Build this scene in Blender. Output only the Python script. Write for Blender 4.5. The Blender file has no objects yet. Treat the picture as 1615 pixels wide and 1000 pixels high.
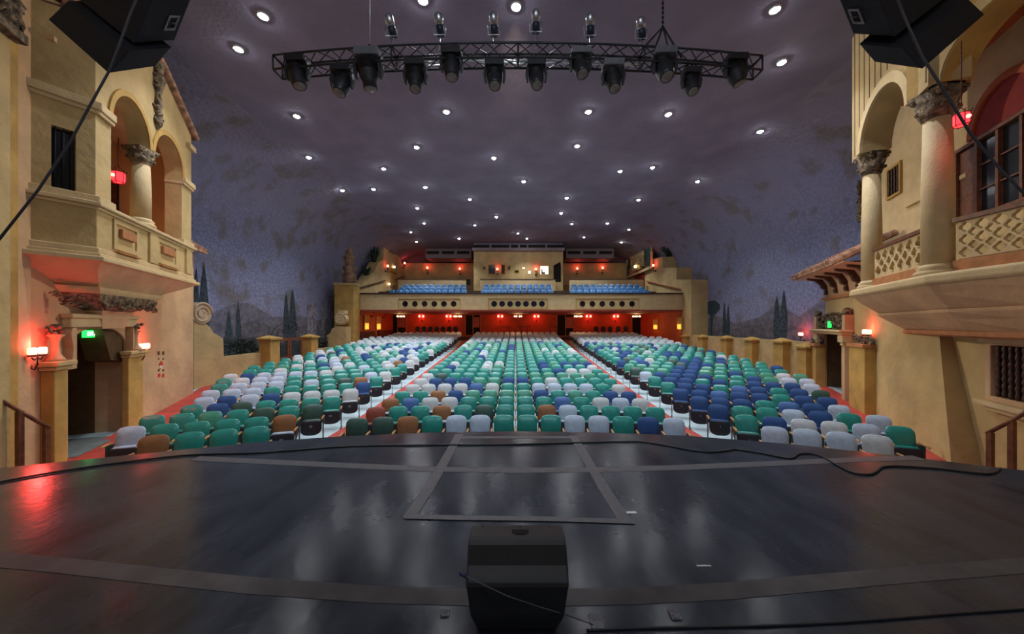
import bpy, bmesh, math, random
from mathutils import Vector, Matrix
from mathutils.geometry import tessellate_polygon
random.seed(7)
C = bpy.context.scene.collection
PI = math.pi
# ---------------------------------------------------------------- camera, world, lights, exposure
F = 540.0; CX = 813.0; CY = 512.0; EYE = 1.7
scn = bpy.context.scene
cam_d = bpy.data.cameras.new('camera'); cam = bpy.data.objects.new('camera', cam_d); C.objects.link(cam)
cam.location = (0, 0, EYE); cam.rotation_euler = (PI/2, 0, 0)
cam_d.sensor_width = 36; cam_d.lens = 36*F/1615; cam_d.shift_x = -(CX-807.5)/1615; cam_d.shift_y = (CY-500)/1615
cam_d.clip_start = .05; cam_d.clip_end = 200
scn.camera = cam
scn.view_settings.view_transform = 'Standard'; scn.view_settings.look = 'None'
scn.view_settings.exposure = 0.0; scn.view_settings.gamma = 1.0; scn.view_settings.use_curve_mapping = False
w = bpy.data.worlds.new('world'); scn.world = w; w.use_nodes = True
w.node_tree.nodes['Background'].inputs[0].default_value = (.62, .66, .85, 1)
w.node_tree.nodes['Background'].inputs[1].default_value = .22
def lamp(name, kind, loc, energy, color=(1, 1, 1), size=.1, target=None, spot=1.2, blend=.8, sy=None):
    l = bpy.data.lights.new(name, kind); l.energy = energy; l.color = color
    if kind == 'AREA':
        l.size = size
        if sy: l.shape = 'RECTANGLE'; l.size_y = sy
    else: l.shadow_soft_size = size
    if kind == 'SPOT': l.spot_size = spot; l.spot_blend = blend
    o = bpy.data.objects.new(name, l); C.objects.link(o); o.location = loc
    if target is not None:
        o.rotation_euler = (Vector(target)-Vector(loc)).to_track_quat('-Z', 'Y').to_euler()
    return o
# stage electrics hanging upstage of the camera: warm front wash on both towers
for s in (-1, 1):
    lamp('stage_wash_lamp', 'SPOT', (s*2.5, -2.5, 7.5), 130, (1, .83, .58), .25, (s*11.5, 9.5, 3.0), 1.3, .7)
    lamp('front_of_house_lamp', 'SPOT', (-s*3, 24.5, 8.9), 4500, (1, .82, .56), .2, (s*9.8, 8.6, 3.6), .62, .5)
    # cove strips hidden behind the garden walls washing the painted scenery
    for y0 in (17, 22):
        cl = lamp('cove_lamp', 'AREA', (s*13.72, y0, -.8), 330, (.50, .57, 1), .3, sy=4.6); cl.rotation_euler = (PI, 0, 0)
lamp('seat_fill_lamp', 'AREA', (0, -.5, 7.8), 110, (.85, .92, 1), 4, (0, 14, -1), sy=1.5)  # unseen area lamp added above the stage to brighten the seat fronts
lamp('unseen_balcony_spot', 'SPOT', (0, 9, 9.5), 700, (1, .8, .55), .3, (0, 30, 3.5), 1.15, .8)  # unseen spot near the hall ceiling, aimed back at the balcony

# ---------------------------------------------------------------- materials
MATS = {}
def mat(name, col, rough=.6, metal=0, var=.12, vs=6, bump=0, bs=30, col2=None, em=None, es=0, aniso=None, lo=.35, hi=.65, spec=None):
    if name in MATS: return MATS[name]
    m = bpy.data.materials.new(name); m.use_nodes = True; nt = m.node_tree; N = nt.nodes; L = nt.links
    b = N['Principled BSDF']; b.inputs['Roughness'].default_value = rough; b.inputs['Metallic'].default_value = metal
    if spec is not None: b.inputs['Specular IOR Level'].default_value = spec
    tc = N.new('ShaderNodeTexCoord'); nz = N.new('ShaderNodeTexNoise'); nz.inputs['Scale'].default_value = vs; nz.inputs['Detail'].default_value = 6
    L.new(tc.outputs['Object'], nz.inputs['Vector'])
    r = N.new('ShaderNodeValToRGB'); L.new(nz.outputs['Fac'], r.inputs['Fac'])
    c2 = col2 or tuple(max(0, c*(1-var*1.6)) for c in col); c1 = col if col2 else tuple(min(1, c*(1+var)) for c in col)
    r.color_ramp.elements[0].position = lo; r.color_ramp.elements[0].color = (*c2, 1)
    r.color_ramp.elements[1].position = hi; r.color_ramp.elements[1].color = (*c1, 1)
    L.new(r.outputs['Color'], b.inputs['Base Color'])
    if bump:
        n2 = N.new('ShaderNodeTexNoise'); n2.inputs['Scale'].default_value = bs; n2.inputs['Detail'].default_value = 8
        L.new(tc.outputs['Object'], n2.inputs['Vector'])
        bp = N.new('ShaderNodeBump'); bp.inputs['Strength'].default_value = bump; bp.inputs['Distance'].default_value = .05
        L.new(n2.outputs['Fac'], bp.inputs['Height']); L.new(bp.outputs['Normal'], b.inputs['Normal'])
    if em:
        b.inputs['Emission Color'].default_value = (*em, 1); b.inputs['Emission Strength'].default_value = es
    MATS[name] = m; return m
YEL = mat('yellow_plaster', (.50, .36, .16), .8, var=.10, vs=1.2, bump=.5, bs=5)
YEL2 = mat('ochre_plaster', (.46, .28, .07), .75, var=.12, vs=2, bump=.25, bs=12)
CRM = mat('cream_plaster', (.60, .45, .24), .7, var=.06, vs=3, bump=.2, bs=20)
PNK = mat('rose_plaster', (.56, .36, .20), .75, var=.1, vs=1.2, bump=.4, bs=6)
STN = mat('carved_stone', (.30, .22, .13), .8, col2=(.08, .055, .035), vs=9, bump=.9, bs=26, lo=.4, hi=.62)
TER = mat('terracotta_trim', (.42, .17, .06), .65)
TILE = mat('clay_roof_tile', (.42, .22, .14), .8, var=.35, vs=5, bump=.4)
DWOOD = mat('dark_wood', (.07, .025, .012), .5, var=.3, vs=10)
RWOOD = mat('red_brown_wood', (.16, .05, .02), .45, var=.25, vs=8)
IRON = mat('black_iron', (.012, .012, .014), .5, metal=.4)
BLK = mat('black_paint', (.012, .012, .014), .55, bump=.15, bs=120)
DRK = mat('dark_opening', (.012, .009, .007), .9)
DGL = mat('dark_glass', (.01, .012, .016), .12)
BRN = mat('dark_brown_plaster', (.10, .055, .02), .85, bump=.3)
GREYC = mat('painted_concrete', (.42, .52, .56), .55, var=.1, vs=1.5, bump=.1)
RED = mat('red_painted_floor', (.42, .045, .03), .6, var=.15, vs=2.5, bump=.1)
CONC = mat('grey_carpet', (.12, .14, .14), .9)
CEIL = mat('ceiling_plaster', (.225, .20, .275), .9, var=.07, vs=.9, bump=.25, bs=9)
ORG = mat('orange_plaster', (.42, .085, .02), .7, var=.08, vs=2)
CHR = mat('brushed_metal', (.55, .56, .58), .3, metal=.9)
DCHR = mat('dark_metal', (.05, .055, .06), .35, metal=.6)
LENS = mat('lens_glass', (.03, .04, .05), .1)
WHT = mat('white_paint', (.7, .7, .68), .6)
GRN = mat('dark_foliage', (.012, .03, .014), .8, var=.4, vs=8)
TEALP = mat('teal_panel', (.02, .12, .11), .5)
REDD = mat('dark_red_curtain', (.20, .012, .01), .7, var=.3)
CAB = mat('black_rubber_cable', (.008, .008, .009), .5)
E_STAR = mat('downlight_glow', (1, 1, 1), em=(.92, .95, 1), es=230)
E_RED = mat('red_lit_shade', (1, .3, .2), em=(1, .10, .06), es=12)
E_CAN = mat('candle_shade_glow', (1, .6, .5), em=(1, .20, .13), es=6)
E_WARM = mat('warm_bulb_glow', (1, .8, .5), em=(1, .62, .32), es=7)
E_GRN = mat('green_sign_glow', (.02, .6, .1), em=(.02, .9, .10), es=2.2)
E_WIN = mat('lit_window_glow', (1, .95, .8), em=(1, .93, .72), es=2.0)
E_LAN = mat('red_lantern_glass', (1, .1, .1), em=(1, .02, .03), es=3.5)
WHTG = mat('white_sign_glow', (1, 1, 1), em=(.7, 1, .7), es=4)

def mural_mat():
    m = bpy.data.materials.new('painted_sky_plaster'); m.use_nodes = True; nt = m.node_tree; N = nt.nodes; L = nt.links
    b = N['Principled BSDF']; b.inputs['Roughness'].default_value = .9
    tc = N.new('ShaderNodeTexCoord'); sep = N.new('ShaderNodeSeparateXYZ'); L.new(tc.outputs['Object'], sep.inputs[0])
    def noise(s, d=6):
        n = N.new('ShaderNodeTexNoise'); n.inputs['Scale'].default_value = s; n.inputs['Detail'].default_value = d
        L.new(tc.outputs['Object'], n.inputs['Vector']); return n.outputs['Fac']
    def ramp(fac, stops):
        r = N.new('ShaderNodeValToRGB'); L.new(fac, r.inputs['Fac'])
        while len(r.color_ramp.elements) < len(stops): r.color_ramp.elements.new(.5)
        for e, (p, c) in zip(r.color_ramp.elements, stops): e.position = p; e.color = (*c, 1)
        return r.outputs['Color']
    def mix(fac, a, c, mode='MIX'):
        x = N.new('ShaderNodeMix'); x.data_type = 'RGBA'; x.blend_type = mode
        if isinstance(fac, float): x.inputs[0].default_value = fac
        else: L.new(fac, x.inputs[0])
        L.new(a, x.inputs[6]); L.new(c, x.inputs[7]); return x.outputs[2]
    mr = N.new('ShaderNodeMapRange'); mr.inputs['From Min'].default_value = 5.5; mr.inputs['From Max'].default_value = 9.8; L.new(sep.outputs['Z'], mr.inputs['Value'])
    ad = N.new('ShaderNodeMath'); ad.operation = 'MULTIPLY_ADD'; L.new(noise(.5), ad.inputs[0]); ad.inputs[1].default_value = .8; L.new(mr.outputs[0], ad.inputs[2])
    sb = N.new('ShaderNodeMath'); sb.operation = 'SUBTRACT'; sb.use_clamp = True; L.new(ad.outputs[0], sb.inputs[0]); sb.inputs[1].default_value = .4
    low = ramp(noise(9, 12), [(.25, (.15, .16, .26)), (.5, (.225, .235, .36)), (.75, (.34, .35, .47))])
    hi = ramp(noise(1.0), [(.3, (.21, .185, .24)), (.7, (.25, .22, .28))])
    c = mix(sb.outputs[0], low, hi)
    st = ramp(noise(.8, 10), [(.545, (0, 0, 0)), (.66, (.8, .8, .8))])
    olive = ramp(noise(8), [(.3, (.13, .11, .10)), (.7, (.20, .17, .14))])
    c = mix(st, c, olive)
    L.new(c, b.inputs['Base Color'])
    bp = N.new('ShaderNodeBump'); bp.inputs['Strength'].default_value = .9; bp.inputs['Distance'].default_value = .08
    L.new(noise(6, 10), bp.inputs['Height']); L.new(bp.outputs['Normal'], b.inputs['Normal'])
    return m
MURAL = mural_mat()
def floor_mat():
    m = bpy.data.materials.new('dark_dance_floor'); m.use_nodes = True; nt = m.node_tree; N = nt.nodes; L = nt.links
    b = N['Principled BSDF']; b.inputs['Specular IOR Level'].default_value = .42
    tc = N.new('ShaderNodeTexCoord'); mp = N.new('ShaderNodeMapping'); L.new(tc.outputs['Object'], mp.inputs[0]); mp.inputs['Scale'].default_value = (1, .35, 1)
    n = N.new('ShaderNodeTexNoise'); n.inputs['Scale'].default_value = 3.2; n.inputs['Detail'].default_value = 12; n.inputs['Roughness'].default_value = .6; L.new(mp.outputs[0], n.inputs['Vector'])
    r = N.new('ShaderNodeValToRGB'); L.new(n.outputs['Fac'], r.inputs[0])
    r.color_ramp.elements[0].position = .3; r.color_ramp.elements[0].color = (.017, .021, .028, 1)
    r.color_ramp.elements[1].position = .72; r.color_ramp.elements[1].color = (.045, .053, .067, 1)
    L.new(r.outputs[0], b.inputs['Base Color'])
    mr = N.new('ShaderNodeMapRange'); mr.inputs['To Min'].default_value = .12; mr.inputs['To Max'].default_value = .25; L.new(n.outputs['Fac'], mr.inputs[0]); L.new(mr.outputs[0], b.inputs['Roughness'])
    n2 = N.new('ShaderNodeTexNoise'); n2.inputs['Scale'].default_value = 16; n2.inputs['Detail'].default_value = 4; L.new(tc.outputs['Object'], n2.inputs['Vector'])
    bp = N.new('ShaderNodeBump'); bp.inputs['Strength'].default_value = .07; bp.inputs['Distance'].default_value = .02
    L.new(n2.outputs['Fac'], bp.inputs['Height']); L.new(bp.outputs['Normal'], b.inputs['Normal'])
    return m
STAGE = floor_mat()

# ---------------------------------------------------------------- mesh builder
class MB:
    def __init__(s): s.v = []; s.f = []; s.m = []; s.k = 0; s.sm = []
    def add(s, vs, fs, smooth=False):
        n = len(s.v); s.v += [tuple(v) for v in vs]
        for f in fs: s.f.append([i+n for i in f]); s.m.append(s.k); s.sm.append(smooth)
        return s
    def box(s, c, d, M=None):
        P = [Vector((c[0]+sx*d[0]/2, c[1]+sy*d[1]/2, c[2]+sz*d[2]/2)) for sx in (-1, 1) for sy in (-1, 1) for sz in (-1, 1)]
        if M: P = [M @ p for p in P]
        return s.add(P, [(0, 1, 3, 2), (4, 6, 7, 5), (0, 4, 5, 1), (2, 3, 7, 6), (0, 2, 6, 4), (1, 5, 7, 3)])
    def tube(s, pts, r, n=8, smooth=True, cap=True):
        pts = [Vector(p) for p in pts]; rings = []
        for i, p in enumerate(pts):
            t = (pts[min(i+1, len(pts)-1)]-pts[max(i-1, 0)])
            t = t.normalized() if t.length > 1e-9 else Vector((0, 0, 1))
            a = t.cross(Vector((0, 0, 1)))
            if a.length < .05: a = t.cross(Vector((0, 1, 0)))
            a.normalize(); b = t.cross(a); rr = r[i] if isinstance(r, (list, tuple)) else r
            rings.append([p+a*(math.cos(2*PI*k/n)*rr)+b*(math.sin(2*PI*k/n)*rr) for k in range(n)])
        V = [q for g in rings for q in g]
        Fc = [(i*n+k, i*n+(k+1) % n, (i+1)*n+(k+1) % n, (i+1)*n+k) for i in range(len(pts)-1) for k in range(n)]
        s.add(V, Fc, smooth)
        if cap: s.f += [[len(s.v)-len(V)+k for k in range(n)][::-1], [len(s.v)-n+k for k in range(n)]]; s.m += [s.k]*2; s.sm += [False]*2
        return s
    def lathe(s, prof, c, n=20, M=None, mod=None, smooth=True):
        V = []
        for (r, z) in prof:
            for k in range(n):
                a = 2*PI*k/n; rr = r*(mod(a, z) if mod else 1)
                p = Vector((rr*math.cos(a), rr*math.sin(a), z))
                V.append((M @ p if M else p)+Vector(c))
        Fc = [(i*n+k, i*n+(k+1) % n, (i+1)*n+(k+1) % n, (i+1)*n+k) for i in range(len(prof)-1) for k in range(n)]
        Fc += [tuple(range(n))[::-1], tuple((len(prof)-1)*n+k for k in range(n))]
        return s.add(V, Fc, smooth)
    def ball(s, c, r, n=10, sc=(1, 1, 1)):
        V = [Vector(c)+Vector((r*sc[0]*math.sin(PI*i/n)*math.cos(2*PI*k/n), r*sc[1]*math.sin(PI*i/n)*math.sin(2*PI*k/n), r*sc[2]*math.cos(PI*i/n))) for i in range(n+1) for k in range(n)]
        return s.add(V, [(i*n+k, (i+1)*n+k, (i+1)*n+(k+1) % n, i*n+(k+1) % n) for i in range(n) for k in range(n)], True)
    def plate(s, fn, outer, a, b, holes=()):
        """outer and holes are (u,z) loops; fn(u,t,z)->world; extruded between t=a and t=b"""
        loops = [outer]+list(holes)
        tri = tessellate_polygon([[Vector((p[0], p[1], 0)) for p in l] for l in loops])
        flat = [p for l in loops for p in l]; n = len(flat)
        V = [fn(p[0], a, p[1]) for p in flat]+[fn(p[0], b, p[1]) for p in flat]
        Fc = [tuple(t) for t in tri]+[tuple(i+n for i in t)[::-1] for t in tri]
        o = 0
        for l in loops:
            m = len(l)
            for i in range(m): Fc.append((o+i, o+(i+1) % m, n+o+(i+1) % m, n+o+i))
            o += m
        return s.add(V, Fc)
    def loft(s, loops, cap=True):
        n = len(loops[0]); V = [p for l in loops for p in l]
        Fc = [(i*n+k, i*n+(k+1) % n, (i+1)*n+(k+1) % n, (i+1)*n+k) for i in range(len(loops)-1) for k in range(n)]
        s.add(V, Fc)
        if cap: s.add(loops[0], [tuple(range(n))]); s.add(loops[-1], [tuple(range(n))])
        return s
def build(name, mb, mats, parent=None, bevel=0, origin=None):
    if not isinstance(mats, (list, tuple)): mats = [mats]
    V = [Vector(v) for v in mb.v]
    if parent is not None: O = Vector(parent.matrix_basis.translation) if parent.parent is None else Vector(parent['_o'])
    elif origin is not None: O = Vector(origin)
    else:
        xs = [v.x for v in V]; ys = [v.y for v in V]; zs = [v.z for v in V]
        O = Vector(((min(xs)+max(xs))/2, (min(ys)+max(ys))/2, min(zs)))
    me = bpy.data.meshes.new(name); me.from_pydata([v-O for v in V], [], mb.f)
    for m in mats: me.materials.append(m)
    me.polygons.foreach_set('material_index', mb.m); me.polygons.foreach_set('use_smooth', mb.sm)
    me.validate(); me.update()
    bm = bmesh.new(); bm.from_mesh(me); bmesh.ops.recalc_face_normals(bm, faces=bm.faces); bm.to_mesh(me); bm.free()
    o = bpy.data.objects.new(name, me); C.objects.link(o)
    if parent is not None: o.parent = parent; o['_o'] = list(O)
    else: o.location = O; o['_o'] = list(O)
    if bevel:
        b = o.modifiers.new('bevel', 'BEVEL'); b.width = bevel; b.segments = 2; b.limit_method = 'ANGLE'
    return o
def tag(o, label, cat, group=None, kind=None):
    o['label'] = label; o['category'] = cat
    if group: o['group'] = group
    if kind: o['kind'] = kind
    return o
def thing(name, loc, label, cat, group=None):
    o = bpy.data.objects.new(name, None); C.objects.link(o); o.location = loc; o.empty_display_size = .1
    return tag(o, label, cat, group)
def struct(name, mb, mats, parent=None):
    o = build(name, mb, mats, parent, origin=None if parent else (0, 0, 0)); o['kind'] = 'structure'; return o
def PX(x, y, d): return Vector(((x-CX)*d/F, d, EYE-(y-CY)*d/F))
class Frame:
    """a vertical plane: origin (ox,oy), along-direction u, normal n towards the room"""
    def __init__(s, o, u, n):
        s.o = Vector(o); s.u = Vector(u).normalized(); s.n = Vector(n).normalized()
    def W(s, u, t, z):
        p = s.o+s.u*u+s.n*t; return Vector((p.x, p.y, z))
    def uz(s, px, py, off=0):
        a = (px-CX)/F; b = (CY-py)/F; d = Vector((a, 1))
        t = (s.n.dot(s.o)+off)/s.n.dot(d); p = d*t-s.o
        return (p.dot(s.u), EYE+t*b)
    def P(s, pts, off=0): return [s.uz(x, y, off) for x, y in pts]
    def rect(s, x0, y0, x1, y1, off=0):
        """upright rectangle whose corners read (x0,y0) top-left and (x1,y1) bottom-right"""
        u0, zt = s.uz(x0, y0, off); u1, zb = s.uz(x1, y1, off); return (min(u0, u1), max(u0, u1), min(zb, zt), max(zb, zt))
    def box(s, mb, u0, u1, t0, t1, z0, z1):
        V = [s.W(u, t, z) for u in (u0, u1) for t in (t0, t1) for z in (z0, z1)]
        return mb.add(V, [(0, 1, 3, 2), (4, 6, 7, 5), (0, 4, 5, 1), (2, 3, 7, 6), (0, 2, 6, 4), (1, 5, 7, 3)])
    def disc(s, mb, u, z, r, t0, t1, n=20, r1=None):
        mb.plate(s.W, [(u+r*math.cos(2*PI*k/n), z+r*math.sin(2*PI*k/n)) for k in range(n)], t0, t1)
def arch(u0, u1, zb, zs, h, n=16):
    c = (u0+u1)/2; r = (u1-u0)/2
    return [(u0, zb), (u1, zb)]+[(c+r*math.cos(PI*k/n), zs+h*math.sin(PI*k/n)) for k in range(n+1)]
def ring_arch(u0, u1, zs, h, w, n=18):
    c = (u0+u1)/2; r = (u1-u0)/2
    return [(c+(r+w)*math.cos(PI*k/n), zs+(h+w)*math.sin(PI*k/n)) for k in range(n+1)]+[(c+r*math.cos(PI*k/n), zs+h*math.sin(PI*k/n)) for k in range(n, -1, -1)]
FL = Frame((-9.54, 7), (-.47, 1), (1, .47)); FR = Frame((9.54, 7), (.47, 1), (-1, .47))
GL = Frame((-13, 0), (0, 1), (1, 0)); GR = Frame((13, 0), (0, 1), (-1, 0))       # garden walls
ML = Frame((-14.2, 0), (0, 1), (1, 0)); MR = Frame((14.2, 0), (0, 1), (-1, 0))   # painted walls
BL = Frame((-12.65, 0), (0, 1), (1, 0)); BR = Frame((12.95, 0), (0, 1), (-1, 0)) # balcony side walls
def wallY(y): return Frame((0, y), (1, 0), (0, -1))

# ---------------------------------------------------------------- hall shell
ZC = 9.8
def fz(e):
    P = [(-5, -1.23), (10.6, -1.23), (16.6, -.96), (26.6, -.34), (31.6, .15), (60, .3)]
    for (a, za), (b, zb) in zip(P, P[1:]):
        if e <= b: return za+(zb-za)*max(0, (e-a))/(b-a)
    return P[-1][1]
def eff(X, Y):
    a = abs(X); return Y+(a*a/46 if a < 4.2 else .384+(a-4.2)*.35)*.9
def floor_patch(mb, lines, dz=0, n=60):
    """lines: list of functions Y->X, rows from Y=3 to 35"""
    Ys = [3+i*.5 for i in range(65)]; k = len(lines)
    V = [(f(y), y, fz(eff(f(y), y))+dz) for y in Ys for f in lines]
    mb.add(V, [(i*k+j, i*k+j+1, (i+1)*k+j+1, (i+1)*k+j) for i in range(len(Ys)-1) for j in range(k-1)], True)
mb = MB(); floor_patch(mb, [(lambda y, x=x: x) for x in [i*.75-15 for i in range(41)]]); struct('floor', mb, GREYC)
def xend(y):
    T = [(4, 6.2), (6.08, 6.67), (6.68, 7.45), (7.5, 7.89), (8.53, 8.3), (9.25, 8.75), (10.27, 9.33), (11.3, 9.8), (12.4, 10.4), (14, 10.9), (17, 11.2), (40, 11.5)]
    for (a, xa), (b, xb) in zip(T, T[1:]):
        if y <= b: return xa+(xb-xa)*max(0, y-a)/(b-a)
    return 11.5
WALLX = lambda y: min(13.05, 6.25+.47*y+.1)
for s in (-1, 1):
    mb = MB(); floor_patch(mb, [(lambda y, t=t: s*(3.78-.06*(y-8)/20+t*1.10)) for t in (0, .5, 1)], .012)
    tag(build('aisle_runner', mb, RED), 'long red painted aisle strip running %s of the centre block of seats' % ('left' if s < 0 else 'right'), 'aisle', 'red aisle strips')
    mb = MB(); floor_patch(mb, [(lambda y, t=t: s*(xend(y)+.45+(WALLX(y)-xend(y)-.45)*t)) for t in (0, .5, 1)], .016)
    tag(build('aisle_runner', mb, RED), 'red painted floor strip along the foot of the %s side wall' % ('left' if s < 0 else 'right'), 'aisle', 'red aisle strips')
# side walls and coved ceiling
def shell_profile():
    P = [(14.2, -1.6), (14.2, 1.5), (14.2, 4), (14.2, 6.6)]
    for k in range(1, 9):
        a = PI/2*k/8; P.append((10.2+4*math.cos(a), 6.6+3.2*math.sin(a)))
    return P
SP = shell_profile()
for s, nm in ((-1, 'wall_left'), (1, 'wall_right')):
    mb = MB(); Ys = [3, 10, 17, 24, 31, 39.5]; k = len(SP)
    mb.add([(s*x, y, z) for y in Ys for (x, z) in SP], [(i*k+j, i*k+j+1, (i+1)*k+j+1, (i+1)*k+j) for i in range(len(Ys)-1) for j in range(k-1)], True)
    wl = struct(nm, mb, MURAL)
    if s < 0: WL = wl
    else: WR = wl
mb = MB(); mb.box((0, 21, ZC+.1), (20.4, 37, .2)); struct('ceiling', mb, CEIL)
mb = MB(); mb.box((0, 39.6, 5.2), (28.6, .2, 13)); struct('wall_back', mb, mat('back_wall_plaster', (.22, .11, .13), .9))
def ray_ceiling(px, py):
    a = (px-CX)/F; b = (CY-py)/F; t = 2.0
    while t < 60:
        x = abs(a*t); z = EYE+b*t
        lim = ZC if x < 10.2 else 6.6+3.2*math.sqrt(max(0, 1-((x-10.2)/4)**2))
        if z >= lim-.02: return Vector((a*t, t, z))
        t += .01
# painted landscape on the side walls (flat paint, own slots)
P_CYP = mat('paint_cypress', (.035, .055, .065), .9, var=.4, vs=7, bump=.5, bs=12)
P_HIL = mat('paint_hill', (.15, .13, .14), .9, col2=(.065, .07, .085), vs=4, bump=.6, bs=12)
P_HI2 = mat('paint_far_hill', (.19, .17, .20), .9, col2=(.10, .10, .13), vs=4, bump=.6, bs=12)
P_ARC = mat('paint_ruin', (.24, .22, .25), .9, var=.3, vs=4, bump=.6)
def painted(fr, parent, shapes):
    mb = MB()
    for k, poly, off in shapes:
        mb.k = k; mb.plate(fr.W, fr.P(poly), off, off+.004)
    o = build('painted_landscape', mb, [P_CYP, P_HIL, P_HI2, P_ARC], parent); return o
def cyp(x, yt, yb, w):
    return [(x-w*.5, yb), (x-w, yb-(yb-yt)*.2), (x-w*.8, yb-(yb-yt)*.55), (x-w*.35, yb-(yb-yt)*.85), (x, yt), (x+w*.35, yb-(yb-yt)*.82), (x+w*.85, yb-(yb-yt)*.5), (x+w, yb-(yb-yt)*.2), (x+w*.5, yb)]
painted(ML, WL, [
    (2, [(304, 520), (340, 492), (372, 478), (394, 478), (430, 500), (470, 497), (500, 505), (540, 500), (545, 560), (304, 590)], .01),
    (1, [(304, 590), (306, 500), (330, 505), (365, 515), (400, 505), (440, 520), (490, 512), (540, 530), (545, 560)], .02),
    (0, [(302, 600), (303, 541), (350, 536), (430, 543), (470, 538), (545, 545), (545, 575)], .026),
    (0, cyp(321, 414, 560, 9), .03), (0, cyp(309, 420, 560, 6), .03), (0, cyp(375, 473, 560, 5), .03), (0, cyp(360, 490, 560, 7), .025),
    (0, cyp(451, 461, 540, 5), .03), (0, cyp(461, 455, 540, 6), .035),
    (3, [(484, 545), (484, 482), (498, 476), (498, 545), (504, 545), (505, 480), (510, 474), (512, 545), (517, 545), (518, 468), (524, 448), (534, 440), (534, 545)], .03)])
painted(MR, WR, [
    (2, [(1100, 540), (1105, 505), (1130, 498), (1160, 510), (1200, 500), (1225, 478), (1262, 500), (1300, 470), (1330, 500), (1330, 560), (1105, 545)], .01),
    (1, [(1100, 540), (1110, 515), (1150, 520), (1190, 512), (1230, 508), (1270, 520), (1330, 515), (1330, 560)], .02),
    (0, [(1113, 483), (1117, 476), (1127, 474), (1135, 479), (1136, 487), (1130, 494), (1125, 500), (1124, 535), (1121, 535), (1121, 498), (1114, 492)], .03),
    (0, cyp(1143, 476, 535, 3), .03), (0, cyp(1149, 479, 535, 3), .03), (0, cyp(1226, 466, 540, 6), .03), (0, cyp(1237, 456, 540, 6), .035)])

# ---------------------------------------------------------------- stage
lip = [(-9.6, 2.6), (-7.6, 3.35), (-6.1, 4.06), (-5.06, 4.456), (-3.77, 4.94), (-2.62, 5.22), (-1.3, 5.4), (0, 5.46), (1.3, 5.4), (2.62, 5.24), (3.9, 4.88), (5.0, 4.42), (5.93, 3.99), (7.6, 3.3), (9.6, 2.6)]
st = thing('stage', (0, 0, -1.23), 'dark grey stage floor with a bowed front edge in the foreground', 'stage')
mb = MB(); top = lambda z: [(x, y, z) for x, y in lip]+[(9.6, -4, z), (-9.6, -4, z)]
mb.plate(lambda u, t, z: Vector((u, z, t)), [(x, y) for x, y in lip]+[(9.6, -4), (-9.6, -4)], -.06, 0)
build('stage_deck', mb, STAGE, st)
mb = MB(); mb.plate(lambda u, t, z: Vector((u, z, t)), [(x, y-.04) for x, y in lip]+[(9.5, -4), (-9.5, -4)], -1.23, -.06)
build('stage_apron', mb, BLK, st)
TAPE = mat('gaffer_tape', (.075, .075, .082), .42, var=.12, vs=12)
TAPED = mat('worn_floor_seam', (.055, .048, .046), .55, var=.25, vs=5)
def ground(px, py): return PX(px, py, EYE*F/(py-CY))
def strip(name, mid, wpx, m, label, group='tape strips on the stage', z=.001):
    """tape following a line of floor points; width in metres"""
    P = [ground(*p) for p in mid]; Q = []
    for i in range(len(P)-1):
        for k in range(6): Q.append(P[i].lerp(P[i+1], k/6))
    Q.append(P[-1]); mb = MB(); V = []
    for i, p in enumerate(Q):
        t = (Q[min(i+1, len(Q)-1)]-Q[max(0, i-1)]); t.z = 0; t.normalize(); nrm = Vector((-t.y, t.x, 0))*wpx/2
        V += [(p.x-nrm.x, p.y-nrm.y, z), (p.x+nrm.x, p.y+nrm.y, z), (p.x+nrm.x, p.y+nrm.y, z+.0015), (p.x-nrm.x, p.y-nrm.y, z+.0015)]
    n = len(Q); Fc = [(4*i+a, 4*i+b, 4*i+4+b, 4*i+4+a) for i in range(n-1) for a, b in ((0, 1), (1, 2), (2, 3), (3, 0))]
    mb.add(V, Fc+[(0, 1, 2, 3), (4*n-4, 4*n-3, 4*n-2, 4*n-1)])
    return tag(build(name, mb, m), label, 'tape', group)
strip('tape_strip', [(307, 723), (430, 729), (560, 735), (680, 740), (813, 742), (940, 741), (1060, 738), (1200, 732), (1330, 726), (1450, 722)], .14, TAPE, 'long bowed grey tape strip crossing the stage just behind its front edge')
strip('tape_strip', [(722, 690), (904, 690)], .10, TAPE, 'short grey tape strip near the front edge of the stage, centre')
strip('tape_strip', [(724, 686), (700, 730), (676, 770), (645, 818)], .12, TAPE, 'grey tape strip running towards the front edge, left of centre', z=.004)
strip('tape_strip', [(904, 688), (930, 732), (955, 775), (988, 825)], .12, TAPE, 'grey tape strip running towards the front edge, right of centre', z=.004)
strip('tape_strip', [(640, 816), (740, 818), (880, 820), (1000, 824)], .07, TAPE, 'grey tape strip crossing the stage just beyond the floor monitor', z=.007)
strip('floor_seam', [(-60, 878), (0, 883), (110, 893), (216, 905), (400, 924), (600, 938), (813, 944), (1000, 940), (1150, 932), (1300, 918), (1450, 905), (1615, 892), (1690, 885)], .135, TAPED, 'broad worn brown-grey band crossing the stage floor in the foreground', group='floor seams on the stage', z=.001)
def cable(mid, r, label, z=.006, name='stage_cable'):
    P = [ground(*p) for p in mid]; Q = []
    for i in range(len(P)-1):
        p0 = P[max(i-1, 0)]; p1 = P[i]; p2 = P[i+1]; p3 = P[min(i+2, len(P)-1)]
        for k in range(5):
            t = k/5; q = .5*((2*p1)+(p2-p0)*t+(2*p0-5*p1+4*p2-p3)*t*t+(3*p1-p0-3*p2+p3)*t**3); Q.append((q.x, q.y, z))
    Q.append((P[-1].x, P[-1].y, z)); mb = MB(); mb.tube(Q, r, 7)
    return tag(build(name, mb, CAB), label, 'cable', 'black cables on the stage')
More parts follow.
